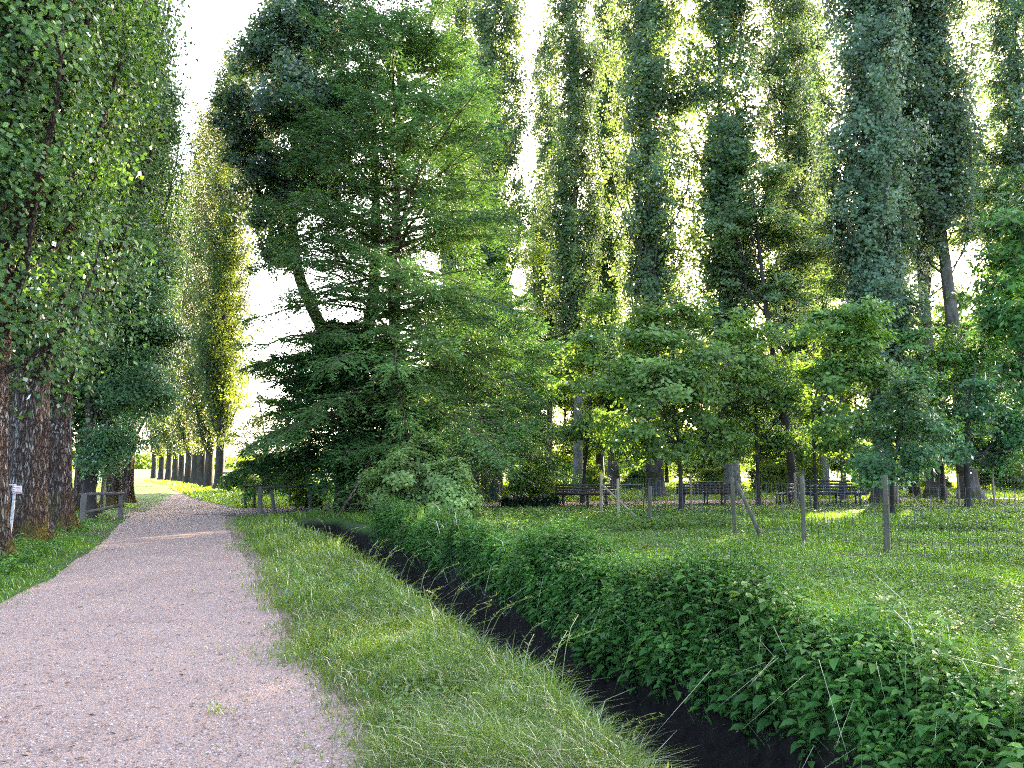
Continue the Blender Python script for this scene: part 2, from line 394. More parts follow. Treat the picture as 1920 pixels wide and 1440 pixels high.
AVE = smooth_line([(-9.5, 27), (-12.5, 31), (-16.5, 38), (-21.0, 47), (-28.5, 62), (-40, 84), (-60, 122)], 200, 12)
side_pts = [tuple(p) for p in SIDE[::8]]; ave_pts = [tuple(p) for p in AVE[::8]]
SIDE_W, AVE_W = 1.5, 1.7
def path_in(x, y):
    """metres inside the nearest path edge (negative: outside)"""
    a = np.minimum(poly_dist(x, y, path_poly_l), -poly_dist(x, y, path_poly_r))
    a = np.where(y > 27.5, -9, a)
    b = SIDE_W - np.abs(poly_dist(x, y, side_pts)); c = AVE_W - np.abs(poly_dist(x, y, ave_pts))
    return np.maximum(a, np.maximum(b, c))

# ground: one sheet out to the horizon, fine near the camera
def axis(parts):
    out = []
    for a, b, st in parts: out.append(np.arange(a, b, st))
    return np.concatenate(out)
gx = np.concatenate([-np.geomspace(3000, 31, 26), axis([(-30, -12, .5), (-12, 7, .16), (7, 30, .5)]), np.geomspace(30, 3000, 27)])
gy = np.concatenate([[-400, -100, -40, -25], axis([(-18, 1, .5), (1, 34, .18), (34, 70, 1.0)]), np.geomspace(70, 4000, 28)])
X, Y = np.meshgrid(gx, gy, indexing='ij')
Z = ground_z(X, Y)
g = Geo()
nx, ny = len(gx), len(gy)
i = (np.arange(nx - 1)[:, None] * ny + np.arange(ny - 1)[None]).ravel()
g.add(np.stack([X, Y, Z], -1).reshape(-1, 3), np.stack([i, i + ny, i + ny + 1, i + 1], -1))
m, t, out = newmat('meadow ground')
tc = N(t, 'ShaderNodeTexCoord'); co = tc.outputs['Object']
c = ramp(t, noise(t, 3.0, 6, co, .7), [(.3, (.03, .055, .015)), (.5, (.055, .10, .022)), (.72, (.085, .14, .03))])
soil = ramp(t, noise(t, 14, 5, co, .7), [(.3, (.045, .035, .028)), (.7, (.12, .095, .075))])
f = ramp(t, noise(t, .42, 5, co, .6), [(.53, (0, 0, 0)), (.66, (1, 1, 1))])
c = mixc(t, f, c, soil)
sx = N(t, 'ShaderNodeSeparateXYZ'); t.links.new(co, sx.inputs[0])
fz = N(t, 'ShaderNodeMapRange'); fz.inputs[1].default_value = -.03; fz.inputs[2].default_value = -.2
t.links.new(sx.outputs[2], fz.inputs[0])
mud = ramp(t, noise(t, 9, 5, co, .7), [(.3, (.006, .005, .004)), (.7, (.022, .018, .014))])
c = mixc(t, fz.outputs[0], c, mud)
b = N(t, 'ShaderNodeBsdfPrincipled'); b.inputs['Roughness'].default_value = .95; b.inputs['Specular IOR Level'].default_value = .1
t.links.new(c, b.inputs['Base Color'])
bp = N(t, 'ShaderNodeBump'); bp.inputs['Strength'].default_value = .8; bp.inputs['Distance'].default_value = .06
t.links.new(noise(t, 12, 6, co, .7), bp.inputs['Height']); t.links.new(bp.outputs[0], b.inputs['Normal'])
t.links.new(b.outputs[0], out.inputs[0])
M['ground'] = m
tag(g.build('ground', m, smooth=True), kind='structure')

# gravel material and the path sheets
def gravelmat(name, tint=1.0, warm=0.0):
    m, t, out = newmat(name)
    tc = N(t, 'ShaderNodeTexCoord'); co = tc.outputs['Object']
    vor = N(t, 'ShaderNodeTexVoronoi'); vor.inputs['Scale'].default_value = 75
    t.links.new(co, vor.inputs['Vector'])
    sc = N(t, 'ShaderNodeSeparateColor'); t.links.new(vor.outputs['Color'], sc.inputs[0])
    k = tint
    c = ramp(t, sc.outputs[0], [(0, (.19 * k, .14 * k, .125 * k)), (.35, (.33 * k, .25 * k, .215 * k)), (.7, (.40 * k, .31 * k, .268 * k)), (1, (.54 * k, .45 * k, .40 * k))])
    v2 = N(t, 'ShaderNodeTexVoronoi'); v2.inputs['Scale'].default_value = 21
    t.links.new(co, v2.inputs['Vector'])
    s2 = N(t, 'ShaderNodeSeparateColor'); t.links.new(v2.outputs['Color'], s2.inputs[0])
    c = mixc(t, .3, c, ramp(t, s2.outputs[1], [(0, (.22 * k, .165 * k, .15 * k)), (.3, (.34 * k, .265 * k, .25 * k)), (1, (.44 * k, .355 * k, .34 * k))]))
    dust = ramp(t, noise(t, .9, 5, co, .6), [(.35, (.33 * k, .25 * k, .225 * k)), (.65, (.41 * k, .32 * k, .278 * k))])
    c = mixc(t, ramp(t, noise(t, .5, 4, co, .6), [(.35, (.2, .2, .2)), (.65, (.85, .85, .85))]), c, dust)
    dirt = ramp(t, noise(t, 1.7, 5, co, .65), [(.56, (0, 0, 0)), (.74, (.45, .45, .45))])
    c = mixc(t, dirt, c, (.17 * k, .125 * k, .10 * k))
    c = mixc(t, 1.0, c, (1.03, .945, .86), 'MULTIPLY')
    b = N(t, 'ShaderNodeBsdfPrincipled'); b.inputs['Roughness'].default_value = .95; b.inputs['Specular IOR Level'].default_value = .15
    t.links.new(c, b.inputs['Base Color'])
    bp = N(t, 'ShaderNodeBump'); bp.inputs['Strength'].default_value = .7; bp.inputs['Distance'].default_value = .012
    t.links.new(vor.outputs['Distance'], bp.inputs['Height'])
    b2 = N(t, 'ShaderNodeBump'); b2.inputs['Strength'].default_value = .5; b2.inputs['Distance'].default_value = .05
    t.links.new(noise(t, 4, 6, co, .65), b2.inputs['Height']); t.links.new(bp.outputs[0], b2.inputs['Normal'])
    t.links.new(b2.outputs[0], b.inputs['Normal']); t.links.new(b.outputs[0], out.inputs[0])
    return m
M['gravel'] = gravelmat('pale gravel', .70); M['gravel_side'] = gravelmat('trodden gravel', .62); M['gravel_dark'] = gravelmat('leafy dirt', .42); M['gravel_edge'] = gravelmat('dusty path edge', .5)
def strip(name, A, B, z, mat, jit=.16, n_across=14, zfun=None):
    A = resample(A, 420); B = resample(B, 420)
    w = nrm(B - A); ja = (fbm(A[:, 0], A[:, 1], 1.3, 21) - .5) * 2 * jit
    jb = (fbm(B[:, 0], B[:, 1], 1.3, 31) - .5) * 2 * jit
    A = A + w * ja[:, None]; B = B + w * jb[:, None]
    u = np.linspace(0, 1, n_across)
    V = A[:, None, :] * (1 - u)[None, :, None] + B[:, None, :] * u[None, :, None]
    crown = np.zeros((len(A), n_across))
    V3 = np.concatenate([V, (z + crown)[..., None]], -1)
    n = n_across; i = (np.arange(len(A) - 1)[:, None] * n + np.arange(n - 1)[None]).ravel()
    g = Geo(); g.add(V3, np.stack([i, i + 1, i + n + 1, i + n], -1))
    return tag(g.build(name, mat, smooth=True), kind='structure')
strip('path', LE, RE, .018, M['gravel'], .10)
strip('path', RE - nrm(RE - LE) * .35, RE + nrm(RE - LE) * .42, .010, M['gravel_edge'], .22, 6)
strip('path', offset(SIDE, -SIDE_W), offset(SIDE, SIDE_W), .012, M['gravel_side'], .25)
strip('path', offset(AVE, -AVE_W), offset(AVE, AVE_W), .006, M['gravel_dark'], .4)

# water in the ditch
W = Geo(); DD = resample(ditch, 80); a = offset(DD, -.62); b_ = offset(DD, .62)
V = np.stack([np.c_[a, np.full(80, -.8)], np.c_[b_, np.full(80, -.8)]], 1)
i = np.arange(79) * 2
W.add(V, np.stack([i, i + 1, i + 3, i + 2], -1))
m, t, out = newmat('dark ditch water')
b = N(t, 'ShaderNodeBsdfPrincipled'); b.inputs['Base Color'].default_value = (.006, .007, .006, 1)
b.inputs['Roughness'].default_value = .12; b.inputs['IOR'].default_value = 1.33
bp = N(t, 'ShaderNodeBump'); bp.inputs['Strength'].default_value = .25; bp.inputs['Distance'].default_value = .02
tc = N(t, 'ShaderNodeTexCoord'); t.links.new(noise(t, 5, 3, tc.outputs['Object']), bp.inputs['Height'])
t.links.new(bp.outputs[0], b.inputs['Normal']); t.links.new(b.outputs[0], out.inputs[0])
tag(W.build('water', m), kind='structure')

# loose stones and fallen leaves on the near path
def near_scatter(n, y0, y1, x0=-16, x1=14, r=rng):
    y = 1 / (r.random(n) * (1 / y0 - 1 / y1) + 1 / y1)
    half = y * .72 + .6
    x = (r.random(n) * 2 - 1) * half
    k = (x > x0) & (x < x1); return x[k], y[k]
x, y = near_scatter(60000, 4.0, 16)
ins = path_in(x, y); k = (ins > -.75 + .9 * rng.random(len(x)) ** .7) ; x, y = x[k], y[k]; n = len(x)
s = (.003 + .006 * rng.random(n) ** 3) * (1 + y * .02)
g = Geo(); az = rng.random(n) * 2 * PI; 
ring = np.stack([np.stack([np.cos(az + q * PI / 2) * s * (1 + .5 * (q % 2)), np.sin(az + q * PI / 2) * s * (1 + .5 * (q % 2)), np.zeros(n)], 1) for q in range(4)], 1)
base = np.c_[x, y, np.where(ins[k] > 0, .019, .004)]
V = np.concatenate([base[:, None] + ring, (base + np.c_[rng.normal(0, .002, n), rng.normal(0, .002, n), s * .9])[:, None]], 1)
i = np.arange(n)[:, None, None] * 5
g.add(V, None, (i + np.array([[0, 1, 4], [1, 2, 4], [2, 3, 4], [3, 0, 4]])[None]).reshape(-1, 3), a=np.repeat(rng.random(n), 4))
m, t, out = newmat('loose stones')
at = N(t, 'ShaderNodeAttribute', attribute_name='rnd')
c = ramp(t, at.outputs['Fac'], [(0, (.12, .085, .07)), (.3, (.22, .165, .145)), (.75, (.30, .235, .205)), (1, (.44, .37, .33))])
b = N(t, 'ShaderNodeBsdfDiffuse'); t.links.new(c, b.inputs[0]); t.links.new(b.outputs[0], out.inputs[0])
tag(g.build('gravel', m), 'loose pinkish gravel scattered over the pale path', 'gravel', kind='stuff')
x, y = near_scatter(900, 4.0, 24)
ins = path_in(x, y); k = ins > -.3; x, y = x[k], y[k]; n = len(x)
g = Geo(); az = rng.random(n) * 2 * PI
leaf6(g, np.c_[x, y, np.full(n, .027)], np.c_[np.cos(az), np.sin(az), rng.normal(0, .12, n)], np.c_[rng.normal(0, .3, n), rng.normal(0, .3, n), np.ones(n)],
      (.02 + .03 * rng.random(n)) * (1 + y * .02), (.012 + .012 * rng.random(n)) * (1 + y * .02), rng.random(n))
m = plain('dry fallen leaves', (.09, .065, .045), (.26, .19, .12), 4, .9)
tag(g.build('leaf_litter', m), 'small brown fallen leaves lying on the gravel path', 'leaf litter', kind='stuff')

# ------------------------------------------------------------------ grass and ground cover
def side_of(x, y): return ditch_sd(x, y)            # negative: path side of the ditch, positive: meadow side
# verge between path and ditch
x, y = near_scatter(330000, 3.6, 34, -14, 4)
ins = path_in(x, y); sd = side_of(x, y)
thin = sstep(.42, -.7, ins + 1.1 * (fbm(x, y, 1.3, 41) - .5))
k = (sd < -.62) & (sd > -4.8) & (x > -13) & (poly_dist(x, y, path_poly_r) > -.9) & (rng.random(len(x)) < .01 + .99 * thin ** 1.3) & (y < 27.3)
x, y, thin, sd = x[k], y[k], thin[k], sd[k]; n = len(x)
clump = fbm(x, y, 2.2, 51); edge = sstep(-1.6, -.8, sd)
h = (.055 + .165 * thin * (.35 + 1.0 * clump) + .10 * edge * rng.random(n)) * (.6 + .8 * rng.random(n))
g = Geo()
blades(g, np.c_[x, y, ground_z(x, y)], h, np.maximum(.0045, y * .0010) * (.7 + .6 * rng.random(n)), .25 + .9 * rng.random(n), np.clip(rng.random(n) * .8 + .5 * (fbm(x, y, .8, 61) - .4), 0, 1))
tag(g.build('grass', M['grass']), 'bright green grass verge between the gravel path and the ditch', 'grass', kind='stuff')
print('verge', n)
x, y = near_scatter(90000, 3.6, 27, -14, 4); ins = path_in(x, y)
k = (np.abs(ins + .25 + .5 * (fbm(x, y, 1.1, 45) - .5)) < .42 * rng.random(len(x)) ** .5) & (poly_dist(x, y, path_poly_r) > -.8) & (y < 27); x, y = x[k], y[k]; n = len(x)
g = Geo(); blades(g, np.c_[x, y, np.full(n, .012)], .02 + .045 * rng.random(n), np.maximum(.004, y * .0009), .5 + 1.0 * rng.random(n), rng.random(n))
tag(g.build('dry_grass', M['straw']), 'short trodden yellowish grass along the path edge', 'grass', kind='stuff')
# clover and plantain leaves in the verge
x, y = near_scatter(60000, 3.8, 26, -12, 4); sd = side_of(x, y); ins = path_in(x, y)
k = (sd < -.7) & (ins < -.1) & (poly_dist(x, y, path_poly_r) > 0) & (fbm(x, y, 1.1, 71) > .42); x, y = x[k], y[k]; n = len(x)
az = rng.random(n) * 2 * PI; g = Geo()
leaf6(g, np.c_[x, y, ground_z(x, y) + .03 + .11 * rng.random(n)], np.c_[np.cos(az), np.sin(az), rng.normal(.15, .3, n)], np.c_[rng.normal(0, .3, n), rng.normal(0, .3, n), np.ones(n)],
      (.02 + .035 * rng.random(n)) * (1 + .03 * y), (.014 + .02 * rng.random(n)) * (1 + .03 * y), rng.random(n))
tag(g.build('clover', M['clover']), 'small broad weed leaves among the verge grass', 'weeds', kind='stuff')
# tall grasses hanging over the ditch edge
L = resample(near_edge, 2000)
idx = rng.integers(150, 1900, 4200); P = L[idx] + rng.normal(0, .13, (len(idx), 2)) + np.array([.12, .05])
k = rng.random(len(P)) < np.clip(.25 + 1.5 * (vnoise(P[:, 0], P[:, 1], 1.4, 81) - .3), .08, 1); P = P[k]; n = len(P)
g = Geo(); blades(g, np.c_[P, ground_z(P[:, 0], P[:, 1])], .14 + .34 * rng.random(n) ** 3, np.maximum(.006, P[:, 1] * .0009), .2 + .9 * rng.random(n), rng.random(n))
# seed heads: bent stalks with small spikelets
for q in range(120):
    p0 = L[rng.integers(150, 1500)] + rng.normal(0, .2, 2) + np.array([.05, 0]); hh = .4 + .45 * rng.random(); a = rng.normal(-.4, 1.2)
    z0 = float(ground_z(p0[0], p0[1])); d = np.array([math.cos(a), math.sin(a), 0]); tt = np.linspace(0, 1, 6)[:, None]
    pts = np.array([p0[0], p0[1], z0]) + tt * np.array([0, 0, hh]) + tt ** 2.5 * d * hh * .5 - tt ** 4 * np.array([0, 0, hh * .22])
    g.tube(pts, .0022, 3, cap=False, a=.85)
    kk = 22; u = .62 + .38 * rng.random(kk); Pp = np.stack([np.interp(u, tt[:, 0], pts[:, c]) for c in range(3)], 1)
    az = rng.random(kk) * 2 * PI
    leaf4(g, Pp, np.c_[np.cos(az), np.sin(az), rng.random(kk) * .8 - .1] + d * .5, np.tile([0, 0, 1.], (kk, 1)) + rng.normal(0, .4, (kk, 3)), .02 + .025 * rng.random(kk), .006, np.full(kk, .95))
tag(g.build('tall_grass', M['grass']), 'tall seeding grasses leaning over the ditch from the verge', 'grass', kind='stuff')
# broad weeds on the near bank in front (docks and nettles among the grass)
def weeds(g, x, y, z, h, leaf, levels, r=rng, spread=1.0, tone=None, stem=True, droop=.35):
    """upright weeds with opposite leaves up the stem"""
    n = len(x); lean = r.normal(0, .16, (n, 2)); a0 = r.random(n) * PI
    for l in range(levels):
        f = .12 + .88 * (l + .5 * r.random(n)) / levels
        for sgn in (0, 1):
            for rep in range(2 if l > levels * .6 else 1):
                az = a0 + (l % 2) * PI / 2 + sgn * PI + r.normal(0, .35, n) + rep * .8
                P = np.c_[x + lean[:, 0] * h * f, y + lean[:, 1] * h * f, z + h * f]
                size = leaf * (1.15 - .75 * (f - .3) ** 2 * 2) * (.7 + .5 * r.random(n)); size = np.maximum(size, leaf * .35)
                A = np.c_[np.cos(az), np.sin(az), r.normal(.1, .22, n) - droop * (1 - f * .7)]
                P = P + nrm(A) * (size * .22 * spread)[:, None]
                tn = r.random(n) * .5 + .5 * f ** 2.2 if tone is None else tone(f) * .6 + .4 * r.random(n)  # tone rises up the stem, painting light on the upper leaves
                leaf6(g, P, A, np.c_[r.normal(0, .25, n), r.normal(0, .25, n), np.ones(n)], size, size * .62, np.clip(tn, 0, 1), .16, .2)
    if stem:
        w = np.maximum(.006, y * .0006)
        top = np.c_[x + lean[:, 0] * h, y + lean[:, 1] * h, z + h]; bot = np.c_[x, y, z]
        s = np.c_[w * .5, w * 0, w * 0]; s2 = np.c_[w * 0, w * .5, w * 0]
        for q in (s, s2):
            V = np.stack([bot - q, bot + q, top + q * .5, top - q * .5], 1)
            g.add(V, np.arange(n * 4).reshape(-1, 4), a=.15)
idx = rng.integers(200, 1300, 330); P = L[idx] + np.c_[rng.normal(-.5, .45, 330), rng.normal(-.2, .3, 330)]
P = P[(ditch_sd(P[:, 0], P[:, 1]) < -.8) & (path_in(P[:, 0], P[:, 1]) < -.35)]
g = Geo(); weeds(g, P[:, 0], P[:, 1], ground_z(P[:, 0], P[:, 1]), .10 + .22 * rng.random(len(P)), .05 + .03 * rng.random(len(P)), 5)
tag(g.build('verge_weeds', M['clover']), 'leafy weeds standing in the verge beside the ditch', 'weeds', kind='stuff')
# nettles along the far bank, down into the ditch
far_edge = offset(near_edge, 2 * DITCH_W); Lf = resample(far_edge, 3000); nf = nrm(np.gradient(Lf, axis=0)); nf = np.stack([nf[:, 1], -nf[:, 0]], 1)
def along(n, lo, hi, d0, d1, r=rng):
    i = (lo + (hi - lo) * r.random(n)).astype(int); d = d0 + (d1 - d0) * r.random(n)
    p = Lf[i] + nf[i] * d[:, None]; return p[:, 0], p[:, 1], d
g = Geo()
cnt = 0
for lo, hi, num, lv, lf in ((700, 1750, 2500, 9, .085), (1500, 2350, 1500, 8, .085), (2200, 2620, 700, 7, .09)):
    x, y, d = along(num, lo, hi, -.26 if lo < 1400 else -.2, .80)
    k = rng.random(num) < np.clip(1.2 - .9 * np.clip(d - .25, 0, 1) / .6, 0, 1); x, y, d = x[k], y[k], d[k]
    tall = .45 + .55 * sstep(-.35, .05, d) * (1 - .8 * sstep(.25, .8, d))
    h = (.16 + .56 * tall) * (.5 + .9 * vnoise(x, y, 1.1, 91)) * (.8 + .4 * rng.random(len(x)))
    weeds(g, x, y, ground_z(x, y), h, (lf * (.6 + .8 * rng.random(len(x)))), lv); cnt += len(x)
x, y, d = along(420, 700, 2400, .0, .7); k = vnoise(x, y, .8, 95) > .45; x, y = x[k], y[k]
g2 = Geo(); weeds(g2, x, y, ground_z(x, y), .45 + .4 * rng.random(len(x)), .07 + .07 * rng.random(len(x)), 6)
x, y, d = along(700, 700, 2500, -.1, .8); n = len(x); blades(g2, np.c_[x, y, ground_z(x, y) + .1], .5 + .5 * rng.random(n), np.maximum(.006, y * .0008), .3 + .6 * rng.random(n), .4 + .6 * rng.random(n))
tag(g2.build('tall_weeds', M['clover']), 'paler tall weeds and grasses poking out of the nettle band', 'weeds', kind='stuff')
tag(g.build('nettles', M['nettle']), 'thick band of nettles along the far bank of the ditch', 'nettles', kind='stuff')
# grasses drooping down the far bank face
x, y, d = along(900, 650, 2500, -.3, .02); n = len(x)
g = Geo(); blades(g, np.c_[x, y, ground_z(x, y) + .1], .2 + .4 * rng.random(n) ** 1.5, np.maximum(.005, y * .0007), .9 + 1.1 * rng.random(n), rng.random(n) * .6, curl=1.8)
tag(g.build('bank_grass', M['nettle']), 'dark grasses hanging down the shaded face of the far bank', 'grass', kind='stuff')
# meadow
x, y = near_scatter(420000, 5.0, 36, -9, 32); sd = side_of(x, y); ins = path_in(x, y)
bare = sstep(.53, .62, fbm(x, y, .55, 101)) * sstep(9, 12, y) * sstep(24, 20, y) 
k = (sd > 1.25) & (ins < -.1) & (rng.random(len(x)) > bare * .85); x, y = x[k], y[k]; n = len(x)
tallz = sstep(19.5, 22, y) * sstep(28, 25, y)
h = ((.05 + .07 * fbm(x, y, 1.2, 111)) * (1 - .6 * sstep(26, 31, y)) + .16 * tallz * fbm(x, y, .9, 112)) * (.6 + .8 * rng.random(n))
g = Geo(); blades(g, np.c_[x, y, ground_z(x, y)], h, np.maximum(.006, y * .0011) * (.7 + .6 * rng.random(n)), .3 + .8 * rng.random(n), np.clip(rng.random(n) * .7 + .8 * (fbm(x, y, .5, 113) - .4), 0, 1))
tag(g.build('grass', M['meadow']), 'lush green meadow grass on the right side of the ditch', 'grass', kind='stuff')
print('meadow', n)
x, y = near_scatter(95000, 5.0, 22, -7, 18); sd = side_of(x, y)
k = (sd > 1.2) & (fbm(x, y, .5, 121) > .40); x, y = x[k], y[k]; n = len(x)
az = rng.random(n) * 2 * PI; g = Geo(); s = (.025 + .035 * rng.random(n)) * (1 + .02 * y)
leaf6(g, np.c_[x, y, ground_z(x, y) + .03 + .09 * rng.random(n)], np.c_[np.cos(az), np.sin(az), rng.normal(0, .25, n)], np.c_[rng.normal(0, .25, n), rng.normal(0, .25, n), np.ones(n)], s, s * .7, np.clip(rng.random(n) * .9 , 0, 1))
tag(g.build('ground_cover', M['clover']), 'low broad leaved weeds carpeting the meadow', 'weeds', kind='stuff')
# taller bluish weeds along the fences at the back of the meadow
x, y = near_scatter(7000, 20.0, 27.5, -4, 22); k = (path_in(x, y) < -.25) & (ditch_sd(x, y) > 1.3) & (vnoise(x, y, .5, 131) > .35) & (rng.random(len(x)) < .55); x, y = x[k], y[k]
g = Geo(); weeds(g, x, y, 0 * x, .16 + .26 * rng.random(len(x)) * vnoise(x, y, .7, 132) * 1.5, .09 + .05 * rng.random(len(x)), 3, stem=False)
tag(g.build('tall_weeds', M['clover']), 'taller leafy weeds growing along the wire fences', 'weeds', kind='stuff')
# left verge under the old poplars
x, y = near_scatter(190000, 6.5, 36, -26, -4); ins = path_in(x, y); lo = -poly_dist(x, y, path_poly_l)
thin = sstep(.2, -.5, ins + .5 * (fbm(x, y, 1.4, 141) - .5))
k = (lo > -.35) & (lo < 8) & (rng.random(len(x)) < .02 + .98 * thin) & (rng.random(len(x)) > .7 * sstep(.52, .66, fbm(x, y, .6, 142))); x, y, thin = x[k], y[k], thin[k]; n = len(x)
h = (.05 + .15 * thin * fbm(x, y, 1.5, 143)) * (.6 + .8 * rng.random(n))
g = Geo(); blades(g, np.c_[x, y, ground_z(x, y)], h, np.maximum(.006, y * .001), .3 + .8 * rng.random(n), rng.random(n) * .6)
tag(g.build('grass', M['meadow']), 'shaded grass at the foot of the old poplars left of the path', 'grass', kind='stuff')
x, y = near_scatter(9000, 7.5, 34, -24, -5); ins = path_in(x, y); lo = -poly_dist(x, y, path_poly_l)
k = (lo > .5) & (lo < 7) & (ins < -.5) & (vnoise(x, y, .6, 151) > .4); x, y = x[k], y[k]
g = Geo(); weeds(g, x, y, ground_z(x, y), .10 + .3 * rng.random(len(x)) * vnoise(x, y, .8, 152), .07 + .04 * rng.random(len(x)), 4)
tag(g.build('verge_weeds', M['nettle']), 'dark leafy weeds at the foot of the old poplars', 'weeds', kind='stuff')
# rough grass along the avenue and beyond the side path
x = -50 + 95 * rng.random(120000); y = 30 + 60 * rng.random(120000) ** 1.5; k = (path_in(x, y) < -.1) & (np.abs(x / y) < .75) & ((y > 36) | (x < -9)); x, y = x[k], y[k]; n = len(x)
g = Geo(); blades(g, np.c_[x, y, 0 * x], (.10 + .2 * fbm(x, y, .5, 161)) * (.6 + .8 * rng.random(n)), y * .0016, .3 + .8 * rng.random(n), np.clip(rng.random(n) * .8 + .2, 0, 1))
tag(g.build('grass', M['meadow']), 'rough grass beyond the side path and along the avenue', 'grass', kind='stuff')

# ------------------------------------------------------------------ trees
def trunk_tube(g, H, r0, lean=(0, 0), flare=.7, sides=22, seed=0, top=.05, flutes=5, n=46, wob=.06, pw=1.5):
    r = np.random.default_rng(seed); z = np.concatenate([np.linspace(-.12, 2.5, 18), np.linspace(2.5, H, n)[1:]])
    zz = np.maximum(z, 0)
    rad = r0 * np.maximum((1 - zz / H) ** pw, top)
    th = np.arange(sides) / sides * 2 * PI; ph = r.random(4) * 6.28
    fl = 1 + flare * np.exp(-zz / .35)[:, None] * (.35 + .65 * np.maximum(0, np.cos(flutes * th + ph[0] + .6 * np.sin(2 * th + ph[1]))))[None]
    fl = fl * (1 + .07 * np.cos(7 * th[None] + ph[2] + .4 * z[:, None]) * np.exp(-zz / 6)[:, None] + .05 * (vnoise(th[None] * 3 + 0 * z[:, None], z[:, None] + 0 * th[None], 1.3, seed) - .5) * 2)
    p = np.c_[lean[0] * zz / H + wob * np.sin(zz * .35 + ph[1]) * np.minimum(zz / 3, 1), lean[1] * zz / H + wob * np.cos(zz * .3 + ph[2]) * np.minimum(zz / 3, 1), z]
    g.tube(p, rad, sides, fl)
    return p, rad
def clump_leaves(g, C, sig, per, size, r, out_c=None, six=False, up=.35, hang=.25, asp=.85, face=.75):
    """leaves scattered round clump centres; sig is (n,3)"""
    n = len(C); k = np.repeat(np.arange(n), per); Nn = len(k)
    P = C[k] + np.clip(r.normal(0, 1, (Nn, 3)), -2.2, 2.2) * sig[k]
    A = r.normal(0, 1, (Nn, 3)); A[:, 2] = A[:, 2] * .6 - hang
    Nv = r.normal(0, 1, (Nn, 3)) * (1 - up) * .62; Nv[:, 2] += up * 1.1
    if out_c is not None: Nv += out_c[k] * face
    A -= nrm(Nv) * (A * nrm(Nv)).sum(1, keepdims=True) * .8
    s = size * (.65 + .7 * r.random(Nn))
    tone = np.clip(.2 + .45 * r.random(Nn) + .75 * (r.random(n)[k] ** 2 - .3), 0, 1)
    (leaf6 if six else leaf4)(g, P, A, Nv, s, s * asp, tone)
def poplar(seed, H, R, c0, nbr, dens, leaf, r0, near=False, sides=22, flare=.7, hmax=None, bark='bark', mat='poplar', gaps=.0, prof=None):
    r = np.random.default_rng(seed); gt, gc = Geo(), Geo()
    p, rad = trunk_tube(gt, H * .96, r0, sides=sides, flare=flare, seed=seed)
    ptx = lambda z: np.array([np.interp(z, p[:, 2], p[:, 0]), np.interp(z, p[:, 2], p[:, 1]), z])
    C, Sg, OC = [], [], []
    for q in range(nbr):
        u = (q + r.random()) / nbr; hb = c0 * .75 + (H * .86 - c0 * .75) * u ** 1.0
        f = hb / H
        env = R * (np.interp(f, [0, .12, .3, .6, .85, 1], prof or [.55, .8, 1, .85, .5, .15]))
        a = q * 2.4 + r.normal(0, .5); ro = env * (.25 + .85 * r.random() ** .7); ln = (2.2 + 4.6 * r.random()) * (1.1 - .55 * f)
        d = np.array([math.cos(a), math.sin(a), 0]); t = np.linspace(0, 1, 7)[:, None]
        bow = 1 - np.exp(-2.6 * t)
        pts = ptx(hb) + d * ro * bow + np.array([0, 0, ln]) * (t * .85 + .15 * t ** 2) + r.normal(0, .05, (7, 3)) * t
        rr = (.022 + .011 * ln * (1 - f)) * np.linspace(1, .25, 7) * (1.4 if near else 1)
        gt.tube(pts, rr, 5, cap=False)
        nk = int(dens * ln * (4.5 if near else 7.0))
        if r.random() < gaps: nk = int(nk * .35)
        tt = .14 + .9 * r.random(nk) ** .85
        c = np.stack([np.interp(tt, t[:, 0], pts[:, k]) for k in range(3)], 1); cb = c
        # side twigs carry the leaf clumps a little away from the branch
        off = r.normal(0, 1, (nk, 3)) * np.array([.40, .40, .28]); c = c + off
        wv = np.cross(off, [0, 0, 1.]); wv = nrm(wv) * .011; Vt = np.stack([cb - wv, cb + wv, c + wv * .5, c - wv * .5], 1); gt.add(Vt, np.arange(nk * 4).reshape(-1, 4))
        oc = c - ptx(hb); oc[:, 2] = 0; OC.append(nrm(oc))
        C.append(c); Sg.append(np.tile([.19, .19, .26], (nk, 1)) * (.7 + .6 * r.random((nk, 1))))
    C = np.concatenate(C); Sg = np.concatenate(Sg); OC = np.concatenate(OC)
    if hmax: k = C[:, 2] < hmax; C, Sg, OC = C[k], Sg[k], OC[k]
    clump_leaves(gc, C, Sg, 34 if not near else 30, leaf, r, OC, six=False, up=.25, hang=.2)
    return gt, gc, bark, mat
def make(name, loc, parts, label, cat='tree', group=None, rz=0.0, kind='trunk', tilt=(0, 0)):
    gt, gc, bark, mat = parts
    root = empty(name, loc, label, cat, group, rz); root.rotation_euler = (tilt[0], tilt[1], rz)
    gt.build('trunk', M[bark], root, smooth=True); gc.build('crown', M[mat], root)
    return root
